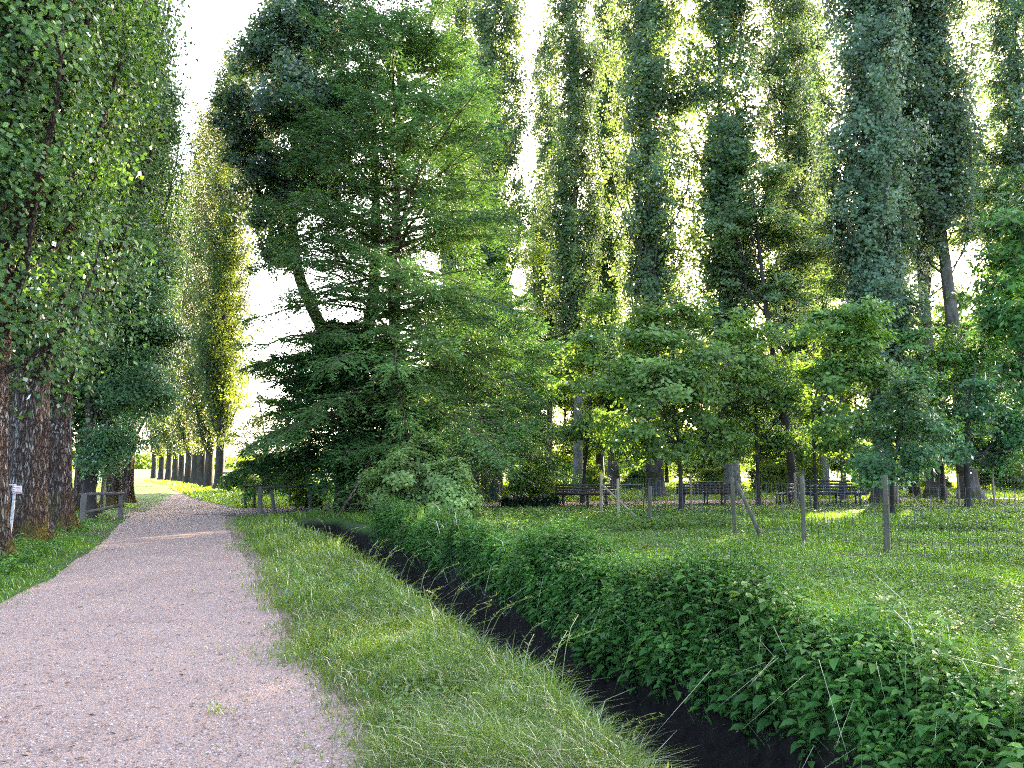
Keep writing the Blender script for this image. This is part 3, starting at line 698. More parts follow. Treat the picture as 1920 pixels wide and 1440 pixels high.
def cypress(seed, H, env, nb, bark='bark_red', mat='cypress', r0=.36, up_top=.75, h0=.10, strips=15, trunks=1, spread=.6, per=52, fw=.036):
    r = np.random.default_rng(seed); gt, gc = Geo(), Geo()
    p, rad = trunk_tube(gt, H, r0, seed=seed, flutes=7, flare=.8, wob=.03, pw=.9)
    for q in range(trunks - 1):
        a = q * 2.3 + .6; pp = p[:40] * 1.0; zz = np.maximum(pp[:, 2], 0)
        gt.tube(pp + np.c_[np.cos(a) * spread * (1 + .05 * zz), np.sin(a) * spread * (1 + .05 * zz), 0 * zz], rad[:40] * .7, 12)
    ez, er = zip(*env)
    PP, AA, NN, LL = [], [], [], []; ez = np.array(ez)
    for q in range(nb):
        f = h0 + (1 - h0) * ((q + r.random()) / nb) ** .92
        L = np.interp(f, ez, er) * (.72 + .38 * r.random()); a = q * 2.39996 + r.normal(0, .3)
        rise = np.interp(f, [0, .3, .6, 1], [-.05, .18, .5, 1.1]) * up_top + r.normal(0, .26)
        d = np.array([math.cos(a), math.sin(a), 0]); t = np.linspace(0, 1, 8)[:, None]
        pts = np.array([0, 0, f * H]) + d * L * t + np.array([0, 0, L * rise]) * t - np.array([0, 0, .22 * L]) * t ** 2.2 + r.normal(0, .03, (8, 3)) * L * .4 * t
        gt.tube(pts, (.012 + .011 * L) * np.linspace(1, .2, 8), 5, cap=False)
        m = int(per * (.5 + .22 * L)); s = .16 + .84 * ((np.arange(m) + r.random(m)) / m) ** .8
        o = np.stack([np.interp(s, t[:, 0], pts[:, k]) for k in range(3)], 1)
        side = np.where(np.arange(m) % 2 == 0, 1., -1.)
        lat = np.array([-d[1], d[0], 0])
        tdir = nrm(np.stack([np.gradient(pts[:, k]) for k in range(3)], 1)); td = np.stack([np.interp(s, t[:, 0], tdir[:, k]) for k in range(3)], 1)
        bl = (.30 + .26 * L * np.sin(np.clip(s, 0, 1) * PI * .86 + .32)) * (.6 + .6 * r.random(m))
        bd = nrm(td * .75 + lat[None] * side[:, None] * (.75 + .3 * r.random((m, 1))) + r.normal(0, .22, (m, 3)) * np.array([1, 1, 1.9]) + np.array([0, 0, -.12]))
        # fronds along each branchlet
        K = strips
        u = (np.arange(K)[None] + r.random((m, K))) / K
        base = o[:, None] + bd[:, None] * (bl[:, None] * u)[..., None]; base = base - np.array([0, 0, 1.]) * (u ** 2 * bl[:, None] * .18)[..., None]
        sg = np.where(np.arange(K) % 2 == 0, 1., -1.)[None, :, None]
        bl2 = nrm(np.cross(bd, np.array([0, 0, 1.])))[:, None] * sg
        ax = nrm(bd[:, None] * .8 + bl2 * .75 + r.normal(0, .25, (m, K, 3)) + np.array([0, 0, -.15]))
        PP.append(base.reshape(-1, 3)); AA.append(ax.reshape(-1, 3))
        NN.append((np.array([0, 0, .5]) + d * .55 + r.normal(0, .55, (m, K, 3))).reshape(-1, 3)); LL.append(((.16 + .14 * r.random((m, K))) * (1 - .35 * u)).reshape(-1))
    P = np.concatenate(PP); n = len(P)
    leaf4(gc, P, np.concatenate(AA), np.concatenate(NN), np.concatenate(LL), fw + fw * .7 * r.random(n), np.clip(.2 + .6 * r.random(n) + .3 * (vnoise(P[:, 0] + P[:, 2], P[:, 1] - P[:, 2], .9, seed) - .5), 0, 1))
    return gt, gc, bark, mat
def curve3(a, b, sag, r, n=7):
    t = np.linspace(0, 1, n)[:, None]; a = np.array(a, float); b = np.array(b, float)
    return a + (b - a) * t + np.array([0, 0, 1.]) * sag * np.sin(PI * t) + r.normal(0, .03, (n, 3)) * np.linalg.norm(b - a) * np.sin(PI * t)
def broadleaf(seed, trunk, r0, lobes, leaf=.10, dens=9.0, per=60, sig=(.42, .42, .2), bark='bark', mat='ash', sides=12, up=.35, hang=.35, six=False, twig=True, asp=.6, flare=.5, shell=.45):
    """trunk: list of points (local), lobes: list of (centre, radius)"""
    r = np.random.default_rng(seed); gt, gc = Geo(), Geo()
    T = smooth_line(trunk, 26, 3); lens = np.linspace(0, 1, 26); H = T[-1, 2]
    rad = r0 * np.maximum(1 - .8 * lens, .12) * (1 + flare * np.exp(-np.maximum(T[:, 2], 0) / .3))
    gt.tube(T, rad, sides, 1 + .08 * r.normal(0, 1, (26, sides)))
    C = []; Sg = []; OC = []
    for c, R in lobes:
        c = np.array(c, float)
        hz = np.clip(c[2] - .75 * math.hypot(c[0], c[1]) - .3 * R, T[0, 2] + .35 * (H - T[0, 2]), H * .98)
        j = int(np.argmin(np.abs(T[:, 2] - hz))); b0 = T[j]
        limb = curve3(b0, c, -.08 * np.linalg.norm(c - b0), r); lr = min(rad[j] * .6, .03 + .028 * R)
        gt.tube(limb, lr * np.linspace(1, .35, 7), 6, cap=False)
        n = max(8, int(dens * DK * R * R)); ms = max(7, int(n / 6)); ks = np.arange(n) % ms
        d = nrm(r.normal(0, 1, (ms, 3)) * np.array([1, 1, .8]) + np.array([0, 0, .12])); ln = R * (.72 + .5 * r.random(ms) ** 1.4)
        u = shell * .6 + (1 - shell * .6) * r.random(n) ** .75
        cc = c + d[ks] * (ln[ks] * u)[:, None] - np.array([0, 0, 1.]) * (.12 * R * u ** 2)[:, None] + r.normal(0, .085, (n, 3)) * R * np.array([1, 1, .7])
        sg = np.tile(sig, (n, 1)) * (1.15 - .6 * u[:, None]) * (.7 + .6 * r.random((n, 1)))
        C.append(cc); Sg.append(sg); OC.append(nrm((cc - c) + (cc - T[13]) * .25))
        if twig:
            for e in cc[::max(1, n // 22)]:
                s0 = limb[r.integers(3, 7)]; gt.tube(curve3(s0, e, .05, r, 4), lr * .28 * np.array([1, .7, .5, .25]), 3, cap=False)
    C = np.concatenate(C); Sg = np.concatenate(Sg); OC = np.concatenate(OC)
    clump_leaves(gc, C, Sg, per, leaf, r, OC, six=six, up=up, hang=hang, asp=asp)
    return gt, gc, bark, mat
DK = 6.5
def survey(base_px, Yd, pts, jit, seed, ymul=1.0):
    """lobes measured in the photograph, turned into metres round the tree's base"""
    r = np.random.default_rng(seed); b = At(base_px, 876, Yd); b[2] = 0; out = []
    for px, py, rp in pts:
        Yq = Yd + r.normal(0, jit); c = At(px, py, Yq) - b; out.append((c, rp * Yq / FPX))
    return b, out
def tpath(base_px, Yd, pts):
    b = At(base_px, 876, Yd); return [(0, 0, -.1)] + [tuple(At(px, py, Yd) - np.array([b[0], b[1], 0])) for px, py in pts]
def put(px, Yd):
    b = At(px, 876, Yd); return (b[0], b[1], 0.0)

# old Lombardy poplars left of the path
GR = 'old columnar poplars left of the path'
na = poplar(101, 29, 2.15, 3.7, 105, 2.6, .10, .40, True, 48, .9, 19, 'bark_near', 'poplar_near', gaps=.3)
LP1 = make('poplar_tree', put(52, 16.8), na, 'old poplar with furrowed bark directly behind the small red and white sign', 'tree', GR, .4)
nb_ = poplar(102, 28, 2.1, 3.4, 105, 2.6, .10, .34, True, 44, 1.1, 19, 'bark_near', 'poplar_near', gaps=.3)
LP2 = make('poplar_tree', put(112, 19.8), nb_, 'brown mossy old poplar just right of the furrowed one behind the sign', 'tree', GR, 1.3)
copy_thing(LP2, put(-22, 13.6), 2.2, (1, 1, 1), 'mossy old poplar cut off by the left picture edge', GR)
copy_thing(LP1, put(212, 30.0), 3.9, (.86, .86, 1), 'dark poplar trunk nearest the path, behind the tall yellowish pole', GR)
copy_thing(LP2, put(236, 34.0), 5.0, (.9, .9, 1), 'dark poplar trunk half hidden behind the one nearest the path', GR)
copy_thing(LP1, put(30, 24), .9, (.95, .95, 1), 'shaded poplar in the second rank behind the mossy old poplar', GR)
copy_thing(LP2, put(160, 27), 2.9, (.9, .9, .97), 'poplar hidden behind the bluish green elm, its top showing above', GR)

# poplars along the far avenue, low sun painted into the leaf colour
GA = 'sunlit poplars along the far avenue'
av = poplar(103, 35, 2.2, 2.6, 85, 1.6, .12, .33, False, 16, .6, bark='bark_dark', mat='poplar_sun_tint', gaps=.2)
def avlabel(q): return ['nearest sunlit avenue poplar, slim trunk standing apart at the right end of the row',
  'second sunlit avenue poplar from the right, with the thickest dark trunk', 'third sunlit avenue poplar from the right end of the row',
  'fourth sunlit avenue poplar from the right end of the row', 'fifth sunlit avenue poplar counted from the right end',
  'sixth sunlit avenue poplar counted from the right end', 'seventh sunlit avenue poplar counted from the right end',
  'third avenue poplar from the left end of the far row', 'second avenue poplar from the left end of the far row', 'farthest sunlit avenue poplar, at the left end of the row'][q]
AV0 = None
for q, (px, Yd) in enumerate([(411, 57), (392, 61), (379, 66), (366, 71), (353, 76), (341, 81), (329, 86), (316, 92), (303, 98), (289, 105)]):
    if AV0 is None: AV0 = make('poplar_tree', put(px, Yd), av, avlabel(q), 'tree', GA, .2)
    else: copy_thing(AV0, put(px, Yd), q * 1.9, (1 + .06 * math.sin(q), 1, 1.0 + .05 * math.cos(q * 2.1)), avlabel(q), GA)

# row of poplars behind the benches
GB = 'tall poplars behind the side path'
pa = poplar(104, 39, 2.3, 5.0, 100, .95, .165, .48, False, 18, .8, gaps=.25)
pb = poplar(105, 40, 1.9, 7.0, 84, .85, .165, .33, False, 16, .5, None, 'bark_grey', gaps=.25)
pc = poplar(106, 40, 2.4, 4.0, 100, .85, .165, .46, False, 18, .8, mat='dark_poplar')
pd = poplar(107, 40, 2.4, 15.5, 80, .85, .165, .46, False, 18, .9, mat='dark_poplar', prof=[.6, .8, .9, 1, .6, .2])
PB = make('poplar_tree', put(1083, 50), pb, 'slim poplar with bare pale grey trunk right behind the left bench', 'tree', GB, .3)
PA = make('poplar_tree', put(1228, 41), pa, 'broad poplar with thick dark fluted trunk between the left and middle benches', 'tree', GB, 1.0)
PC = make('poplar_tree', put(1655, 37), pc, 'dense poplar whose trunk stands just right of the long dark bench', 'tree', GB, .5)
copy_thing(PA, put(928, 47), 2.3, (.95, .95, 1), 'poplar rising right behind the feathery cypress top', GB)
copy_thing(PB, put(1372, 41), 1.6, (1.25, 1.25, 1), 'poplar with dark trunk behind the right end of the middle bench', GB)
copy_thing(PB, put(1497, 50), 4.1, (1.05, 1.05, 1), 'thin see-through poplar between denser poplars in the upper right half', GB)
PD = make('poplar_tree', put(1752, 43), pd, 'dense poplar with bare middle trunk rising beside the bright spot of sky', 'tree', GB, 2.0)
copy_thing(PD, put(1815, 41), 3.3, (1.05, 1.05, .97), 'dense poplar with wide dark base leaning to the upper right corner', GB, tilt=(0, .05))
copy_thing(PA, put(862, 53), 5.1, (1.0, 1.0, 1.05), 'poplar whose top shows just right of the feathery cypress tip', GB)
copy_thing(PC, put(1955, 44), .9, (1, 1, 1), 'poplar at the right picture edge behind the walnut', GB)
copy_thing(PA, put(1010, 66), 3.1, (.8, .8, .62), 'smaller sunlit poplar in the gap right of the feathery cypress', GB)
copy_thing(PA, put(1125, 72), 4.4, (.85, .85, .66), 'smaller sunlit poplar between the slim grey one and the thick dark one', GB)

for px, Yd, pr, rz, sc, lb in [(1030, 62, PB, 1.1, .85, 'lacy poplar in the sky gap left of the slim grey one, a rank behind'), (1150, 56, PA, 2.2, .9, 'slender poplar between the slim grey one and the thick dark one, a rank behind'),
    (1545, 57, PB, 4.2, 1.0, 'second rank poplar right of the thin see-through one'), (1700, 55, PD, 5.2, .9, 'second rank poplar above the bright spot of sky')]:
    copy_thing(pr, put(px, Yd), rz, (sc, sc, 1.05), lb, GB)

# dark forked tree behind the cypress
b, lobes = survey(668, 33.5, [(560, 60, 95), (505, 120, 75), (475, 215, 70), (560, 200, 110), (515, 330, 85), (600, 330, 95), (505, 405, 45), (620, 60, 80), (430, 180, 32), (600, -60, 100), (540, 470, 50), (450, 290, 40), (640, -170, 90), (640, 180, 80)], 1.0, 1)
gt, gc, bk, mt = broadleaf(201, tpath(668, 33.5, [(667, 800), (664, 735), (650, 690), (600, 610), (562, 540), (545, 420), (550, 250), (580, 80)]), .36, lobes, .15, 8, 44, (.30, .30, .30), 'bark', 'dark_poplar', 14, .2, .2, asp=.85)
T2 = np.array(tpath(668, 33.5, [(664, 735), (680, 660), (700, 560), (705, 400), (700, 200)])[1:]); gt.tube(T2, [.3, .28, .25, .2, .1], 12)
make('forked_tree', tuple(b), (gt, gc, bk, mt), 'dark leafy tree with forked leaning trunk behind the feathery cypress', 'tree')

# bluish green elm on the left
b, lobes = survey(172, 25, [(250, 480, 90), (240, 600, 95), (255, 720, 75), (190, 510, 80), (165, 790, 70), (185, 700, 90), (225, 820, 50), (290, 640, 45), (300, 740, 35), (215, 400, 55), (150, 620, 70), (180, 860, 45), (280, 560, 40), (300, 235, 40), (330, 185, 22), (255, 300, 45)], .8, 2)
make('elm_tree', tuple(b), broadleaf(202, tpath(172, 25, [(170, 800), (165, 650), (160, 560), (180, 450), (200, 380), (230, 300)]), .2, lobes, .088, 15, 62, (.34, .34, .2), 'bark_dark', 'elm', 12, .5, .35, asp=.7), 'bluish green elm with drooping leaf sprays between the left poplars', 'tree')

# feathery cypresses
c1 = cypress(301, 19.6, [(.08, 3.6), (.17, 5.8), (.3, 5.8), (.45, 5.5), (.6, 4.9), (.75, 4.1), (.87, 3.2), (.95, 2.5), (1, 1.4)], 265, r0=.34, fw=.034, strips=13)
make('cypress_tree', put(737, 31), c1, 'tall bright green feathery cypress in the middle of the picture', 'tree')
c2 = cypress(302, 7.0, [(.05, 3.0), (.15, 4.0), (.35, 4.4), (.6, 3.0), (.8, 1.8), (1, .5)], 110, 'bark_dark', 'cypress_dark', r0=.22, h0=.19)
make('cypress_tree', put(640, 31.5), c2, 'dark low boughed cypress at the end of the ditch, left of the tall one', 'tree', rz=.7)
c3 = cypress(303, 12, [(.1, 3.6), (.2, 5.0), (.4, 4.6), (.7, 2.6), (1, .5)], 120, 'bark_red', 'cypress', r0=.30, h0=.17, trunks=3, spread=.5)
make('cypress_tree', put(912, 40), c3, 'bright cypress with cluster of reddish trunks beside the dark green bin', 'tree', rz=.2)

# pale shrub on the ditch bank
b, lobes = survey(785, 24, [(790, 850, 38), (740, 890, 40), (800, 900, 50), (850, 900, 38), (720, 925, 32), (780, 935, 45), (840, 935, 40), (870, 925, 25), (705, 900, 20), (800, 828, 18), (765, 860, 28)], .35, 3)
make('shrub', tuple(b), broadleaf(203, [(0, 0, -.2), (.02, 0, .3), (0, .05, .8), (.05, 0, 1.3)], .05, lobes, .115, 34, 40, (.17, .17, .1), 'bark_dark', 'shrub', 8, .5, .2, True, asp=.6), 'pale green rounded shrub on the ditch bank in front of the cypress', 'shrub')

# ashes and other trees round the meadow
def ash(seed, base, Yd, tr, r0, pts, label, name='ash_tree', jit=.9, mat='ash', leaf=.185, dens=5.6, per=34, bark='bark_dark', sig=(.38, .38, .15), **kw):
    b, lobes = survey(base, Yd, pts, jit, seed)
    return make(name, tuple(b), broadleaf(seed, tpath(base, Yd, tr), r0, lobes, leaf, dens, per, sig, bark, mat, **kw), label, 'tree')
ash(211, 1276, 30, [(1276, 900), (1273, 830), (1262, 760), (1260, 680), (1270, 600)], .085, [(1145, 715, 62), (1225, 640, 75), (1320, 670, 80), (1385, 620, 55), (1285, 770, 80), (1185, 800, 60), (1400, 735, 52), (1340, 820, 52), (1240, 720, 70), (1180, 680, 45), (1240, 590, 40), (1300, 600, 45), (1130, 790, 40), (1220, 850, 35), (1400, 680, 45), (1280, 850, 30)], 'young ash with thin bent trunk and wide layered crown behind the slanting gate brace')
ash(212, 1487, 38, [(1487, 900), (1478, 830), (1466, 750), (1452, 680), (1438, 590), (1425, 480), (1412, 360)], .22, [(1405, 420, 72), (1440, 340, 55), (1370, 500, 52), (1470, 440, 62), (1390, 310, 40), (1480, 545, 50), (1420, 530, 55), (1360, 420, 40), (1450, 620, 30), (1500, 480, 40)], 'hazy ash with dark curved trunk behind the near end of the dark bench', mat='ash_haze_tint', bark='bark_dark')
ash(213, 1528, 31, [(1527, 860), (1524, 800), (1528, 740), (1550, 680), (1580, 600)], .07, [(1560, 595, 52), (1620, 585, 50), (1590, 690, 78), (1535, 690, 45), (1640, 700, 55), (1570, 780, 58), (1650, 790, 48), (1530, 790, 42), (1600, 640, 60), (1560, 840, 36), (1520, 620, 35)], 'bright green young tree with slender stem in front of the dark bench', name='maple_tree', mat='ash')
ash(214, 1712, 44, [(1712, 860), (1716, 740), (1722, 620), (1745, 540), (1740, 380), (1745, 280)], .24, [(1720, 265, 68), (1790, 275, 60), (1640, 330, 66), (1760, 360, 70), (1840, 365, 62), (1625, 430, 66), (1690, 330, 50), (1565, 470, 48), (1830, 430, 40), (1640, 510, 50), (1580, 540, 40), (1770, 210, 36), (1800, 560, 40), (1780, 620, 55), (1700, 600, 45), (1860, 300, 40)], 'large pale hazy ash spreading below the upper right poplars', mat='ash_haze_tint', leaf=.19, dens=6)
ash(215, 1670, 28, [(1672, 900), (1678, 860), (1690, 800), (1700, 760)], .07, [(1680, 830, 52), (1720, 850, 46), (1630, 855, 40), (1745, 790, 50), (1690, 765, 52), (1720, 720, 42), (1610, 890, 24), (1660, 890, 30), (1700, 890, 28), (1640, 800, 38)], 'small bluish green ash over the mossy front fence post', mat='elm', leaf=.16)
ash(216, 1812, 33, [(1812, 880), (1812, 820), (1815, 750), (1830, 690)], .12, [(1810, 785, 56), (1770, 830, 46), (1850, 835, 48), (1895, 790, 46), (1840, 730, 52), (1790, 850, 34), (1870, 870, 28), (1900, 850, 36), (1930, 820, 45)], 'low spreading dark ash in front of the wide poplar base', mat='elm', leaf=.16)
ash(217, 2060, 19, [(2060, 800), (2055, 650), (2040, 500), (2010, 380)], .14, [(1905, 420, 62), (1880, 500, 58), (1925, 580, 80), (1870, 620, 42), (1970, 480, 110), (1905, 690, 44), (1860, 560, 36), (1990, 620, 100), (1990, 350, 80), (1930, 740, 40), (2080, 450, 110), (2060, 300, 90)], 'fresh green walnut reaching in from the right picture edge', name='walnut_tree', mat='walnut', leaf=.2, dens=9, per=30, sig=(.3, .3, .16), asp=.36, hang=.6, jit=.6)
ash(218, 1765, 37, [(1765, 860), (1764, 780), (1762, 700), (1770, 640)], .1, [(1760, 660, 56), (1705, 640, 45), (1830, 680, 50), (1790, 720, 50), (1710, 700, 46), (1850, 640, 36), (1680, 740, 40)], 'mid green ash filling the gap below the bright spot of sky', mat='ash')
ash(221, 1420, 34, [(1420, 860), (1418, 800), (1415, 740), (1420, 690)], .09, [(1395, 760, 52), (1440, 720, 50), (1480, 760, 46), (1370, 830, 46), (1430, 830, 50), (1490, 700, 40), (1350, 760, 40), (1470, 830, 40)], 'shady young ash between the middle bench and the curved dark trunk', mat='ash')
ash(222, 1090, 36, [(1098, 860), (1104, 800), (1110, 720), (1115, 640)], .09, [(1110, 640, 44), (1090, 720, 50), (1140, 760, 50), (1100, 810, 46), (1150, 830, 42), (1130, 580, 36), (1170, 690, 46), (1080, 660, 34)], 'leafy young tree close behind the slim pale grey trunk', name='maple_tree', mat='ash')
ash(223, 1580, 40, [(1580, 860), (1578, 760), (1580, 640), (1590, 560)], .14, [(1500, 600, 48), (1560, 530, 50), (1640, 590, 50), (1690, 660, 46), (1500, 700, 48), (1600, 480, 44), (1545, 440, 40), (1680, 560, 46), (1720, 740, 50), (1480, 800, 44), (1600, 830, 50)], 'tall shaded ash behind the bright green young tree', mat='ash_haze_tint', bark='bark')
ash(224, 1930, 36, [(1930, 860), (1928, 760), (1922, 640)], .14, [(1880, 690, 48), (1930, 640, 55), (1870, 600, 44), (1900, 760, 50), (1850, 540, 46), (1940, 540, 60), (1960, 700, 60), (1845, 760, 36)], 'shaded ash behind the walnut at the right picture edge', mat='ash')
ash(219, 1005, 60, [(1005, 850), (1003, 700), (1002, 560), (1000, 480)], .12, [(1000, 480, 46), (1030, 560, 50), (985, 600, 46), (1020, 660, 55), (1050, 700, 44), (990, 720, 44), (1010, 420, 30), (1040, 480, 30)], 'thin yellow green tree behind the right flank of the feathery cypress', name='birch_tree', mat='wood', leaf=.12, dens=6, jit=1.5)
ash(220, 505, 44, [(503, 860), (492, 790), (480, 720), (470, 640)], .06, [(470, 620, 26), (490, 690, 30), (450, 740, 32), (480, 800, 34), (520, 780, 30), (440, 820, 26), (500, 860, 26), (455, 690, 24)], 'sparse dark sapling beside the wooden footbridge rail', name='sapling', mat='wood', leaf=.11, dens=6, jit=.8)

# ------------------------------------------------------------------ background trees, bushes and woodland
def simple_tree(seed, H, R, c0, lobes_n, mat, leaf, dens, per, bark='bark_dark', r0=.16):
    r = np.random.default_rng(seed); L = []
    for q in range(lobes_n):
        u = r.random(); z = c0 + (H - c0) * u; env = R * math.sin(PI * (.12 + .8 * u)) ** .7
        a = q * 2.4; d = env * (.3 + .6 * r.random()); L.append(((d * math.cos(a), d * math.sin(a), z), R * (.34 + .22 * r.random())))
    return broadleaf(seed, [(0, 0, -.1), (.05, 0, H * .3), (-.1, .05, H * .6), (0, 0, H * .9)], r0, L, leaf, dens, per, (.5, .5, .28), bark, mat, 10, .25, .3, asp=.7)
GW = 'sunlit trees beyond the side path'
ta = simple_tree(401, 10.5, 3.6, 1.6, 20, 'wood', .2, 2.6, 46)
tb = simple_tree(402, 13.5, 3.2, 2.2, 22, 'wood', .2, 2.6, 46)
TA = make('broadleaf_tree', put(1330, 58), ta, 'yellow green sunlit tree glowing behind the middle bench', 'tree', GW)
TB = make('broadleaf_tree', put(1150, 64), tb, 'sunlit tree behind the left bench, between slim grey and thick dark poplar trunks', 'tree', GW)
for px, Yd, pr, rz, sc, lb in [
    (960, 58, TB, 1.0, .85, 'leafy tree behind the dark strap leaved plants'),
    (1060, 72, TA, 2.0, 1.1, 'yellowish tree seen just left of the slim grey poplar trunk'),
    (1425, 62, TB, 3.0, .9, 'golden green tree between the middle bench and the dark curved ash trunk'),
    (1545, 60, TA, 4.0, 1.0, 'golden green tree behind the long dark bench'),
    (1610, 74, TB, 5.0, 1.0, 'tall background tree left of the dense poplar trunk behind the dark bench'),
    (1745, 66, TB, .7, .9, 'background tree showing in the gap between the two widest trunks on the right'),
    (1870, 62, TA, 1.7, 1.15, 'dark background tree above the pale containers'),
    (1990, 58, TB, 2.7, 1.1, 'background tree cut off by the right picture edge'),
    (1250, 78, TA, 3.7, 1.2, 'background tree behind the thick dark fluted poplar'),
    (860, 62, TA, 4.7, .95, 'background tree behind the left flank of the reddish trunks'),
    (770, 66, TB, 5.7, .8, 'background tree glimpsed behind the pale shrub'),
    (690, 58, TA, .3, .72, 'low background tree behind the dark low boughed cypress'),
    (1490, 52, TA, 1.3, .7, 'small golden tree beside the curved dark trunk'),
    (1385, 76, TB, 2.4, 1.05, 'background tree behind the right end of the middle bench')]:
    copy_thing(pr, put(px, Yd), rz, (sc, sc, sc), lb, GW)
bu = broadleaf(403, [(0, 0, -.1), (0, 0, .4), (.05, 0, .9)], .05, [((.5, 0, .8), .7), ((-.5, .2, .7), .7), ((0, -.4, 1.2), .65), ((.1, .5, 1.0), .7), ((-.2, -.6, .5), .55), ((.7, .5, .5), .5), ((-.8, -.1, .4), .45)], .11, 16, 50, (.22, .22, .16), 'bark_dark', 'wood', 8, .3, .2, asp=.6)
GU = 'bushes under the trees'
BU = make('bush', put(1106, 52), bu, 'rounded yellow green bush just right of the pale grey trunk', 'bush', GU)
for px, Yd, sc, rz, lb in [(1445, 49, 1.25, 1, 'bush behind the path between the middle bench and the pale ended bench'), (1000, 44, 1.2, 2, 'dark bush behind the strap leaved plants'),
    (455, 52, 1.0, 3, 'sunlit bush just left of the footbridge rail'), (548, 46, 1.1, 4, 'bush behind the right end of the footbridge rail'),
    (1345, 50, 1.1, 5, 'bush beside the distant picnic table'), (1640, 50, 1.2, .6, 'bush behind the right end of the long dark bench'),
    (1880, 54, 1.5, 1.6, 'dark bush left of the pale containers'), (1750, 58, .9, 2.6, 'small bush in the sunny gap between the two wide right trunks'),
    (575, 31.5, .5, 3.6, 'small bush where the ditch goes under the path'), (840, 46, 1.3, 4.6, 'bush behind the pale shrub'), (1200, 54, 1.1, .2, 'bush left of the thick dark fluted trunk'), (520, 58, 1.2, 1.1, 'bush in the sunlit field behind the sparse sapling'), (700, 42, 1.3, 3.3, 'dark bush behind the foot of the tall cypress')]:
    copy_thing(BU, put(px, Yd), rz, (sc, sc, sc * .95), lb, GU)
# woodland closing the view, one mass
r = np.random.default_rng(77); C = []
for q in range(120):
    xw = -24 + 160 * r.random(); yw = 128 + 34 * r.random() + .1 * max(xw, 0); hw = (4.5 + 4.5 * r.random()) * (1 if xw > -5 else .7)
    n = 60; d = nrm(r.normal(0, 1, (n, 3))) * (.6 + .4 * r.random((n, 1))); C.append(np.array([xw, yw, hw * .5]) + d * np.array([2.6, 2.6, hw * .5]))
C = np.concatenate(C); C[:, 2] = np.maximum(C[:, 2], .1)
g = Geo(); clump_leaves(g, C, np.tile([.7, .7, .5], (len(C), 1)), 16, .38, r, up=.25, hang=.2)
tag(g.build('woodland', M['wood']), 'band of woodland closing the view behind the park trees', 'woodland', kind='stuff')
C = []
for q in range(420):
    a = -1.0 + 2.2 * r.random(); R_ = 620 + 160 * r.random(); h = 5 + 8 * r.random()
    n = 14; d = nrm(r.normal(0, 1, (n, 3))); C.append(np.array([R_ * math.sin(a), R_ * math.cos(a), h * .5]) + d * np.array([9, 9, h * .5]))
C = np.concatenate(C); g = Geo(); clump_leaves(g, C, np.tile([3, 3, 1.5], (len(C), 1)), 14, 2.6, r, up=.25)
tag(g.build('woodland', M['wood']), 'distant tree line along the edge of the open fields', 'woodland', kind='stuff')

# ------------------------------------------------------------------ wire fences
def post(parent, p, h, rr, mat, tilt=(0, 0), seed=0):
    r = np.random.default_rng(seed); g = Geo(); z = np.array([-.1, .02, h * .33, h * .66, h - .015, h])
    pts = np.c_[p[0] + tilt[0] * z / h, p[1] + tilt[1] * z / h, z]
    g.tube(pts, rr * np.array([1, 1, .97, .95, .9, .55]), 9, 1 + .06 * r.normal(0, 1, (6, 9)), a=r.random())
    return g.build('post', mat, parent)
def wire_net(parent, line, h, st=.16, sh=(.03, .14, .26, .38, .52, .68, .86, 1.04, 1.22), w=.0055):
    g = Geo(); L = np.array(line); s = np.concatenate([[0], np.cumsum(np.linalg.norm(np.diff(L, axis=0), axis=1))])
    k = int(s[-1] / st); u = np.linspace(0, s[-1], k); P = np.stack([np.interp(u, s, L[:, c]) for c in range(2)], 1)
    for p in P: g.beam((p[0], p[1], .03), (p[0], p[1], sh[-1] * h), w, w)
    for z in sh:
        for a, b in zip(L[:-1], L[1:]):
            n = 6
            for q in range(n):
                p, e = a + (b - a) * q / n, a + (b - a) * (q + 1) / n
                sag = -.012 * math.sin(PI * q / n), -.012 * math.sin(PI * (q + 1) / n)
                g.beam((p[0], p[1], z * h + sag[0]), (e[0], e[1], z * h + sag[1]), w * 1.1, w * 1.1)
    return g.build('wire_netting', M['wire'], parent)
f0 = [G(1218, 985), G(1378, 1003), G(1508, 1018), G(1664, 1033)]
f1 = f0[3] + (f0[3] - f0[2]) * 1.05; f2 = f1 + (f0[3] - f0[2]) * 1.1
fl = empty('wire_fence', f0[0], 'wire mesh fence on dark mossy posts crossing the near meadow', 'fence')
rel = [np.array(p) - f0[0] for p in f0 + [f1, f2]]
for q, (p, h, rr) in enumerate(zip(rel, (1.08, 1.36, 1.42, 1.45, 1.4, 1.4), (.06, .05, .048, .056, .05, .05))):
    if q != 4: post(fl, p, h, rr, M['post_dark'], ((.03, 0), (-.03, 0), (.0, 0), (.02, 0), (0, 0), (0, 0))[q], q)
wire_net(fl, [p[:2] + np.array([0, -.085]) for p in rel], 1.02)
g = Geo(); e = G(1428, 1006) - f0[0]; g.tube(np.linspace(rel[1] + np.array([.06, -.03, 1.25]), e + np.array([0, 0, -.03]), 5), [.045, .047, .05, .05, .052], 8); g.build('brace', M['post_dark'], fl)
bk = [put(1158, 24.6), put(1126, 26.5), put(1295, 31), put(1490, 32.6), put(1680, 33.2), put(1795, 33.8), put(1860, 34.2), put(1985, 35)]
o = np.array(bk[0]); fb = empty('wire_fence', o, 'wire mesh fence on pale round posts running in front of the benches', 'fence')
rel = [np.array(p) - o for p in bk]
for q, (p, h) in enumerate(zip(rel, (1.25, 1.40, 1.36, 1.38, 1.36, 1.33, 1.4, 1.4))): post(fb, p, h, .048, M['post'], (.02 * math.sin(q * 2), 0), 20 + q)
wire_net(fb, [p[:2] + np.array([0, -.075]) for p in rel[1:]], 1.0)
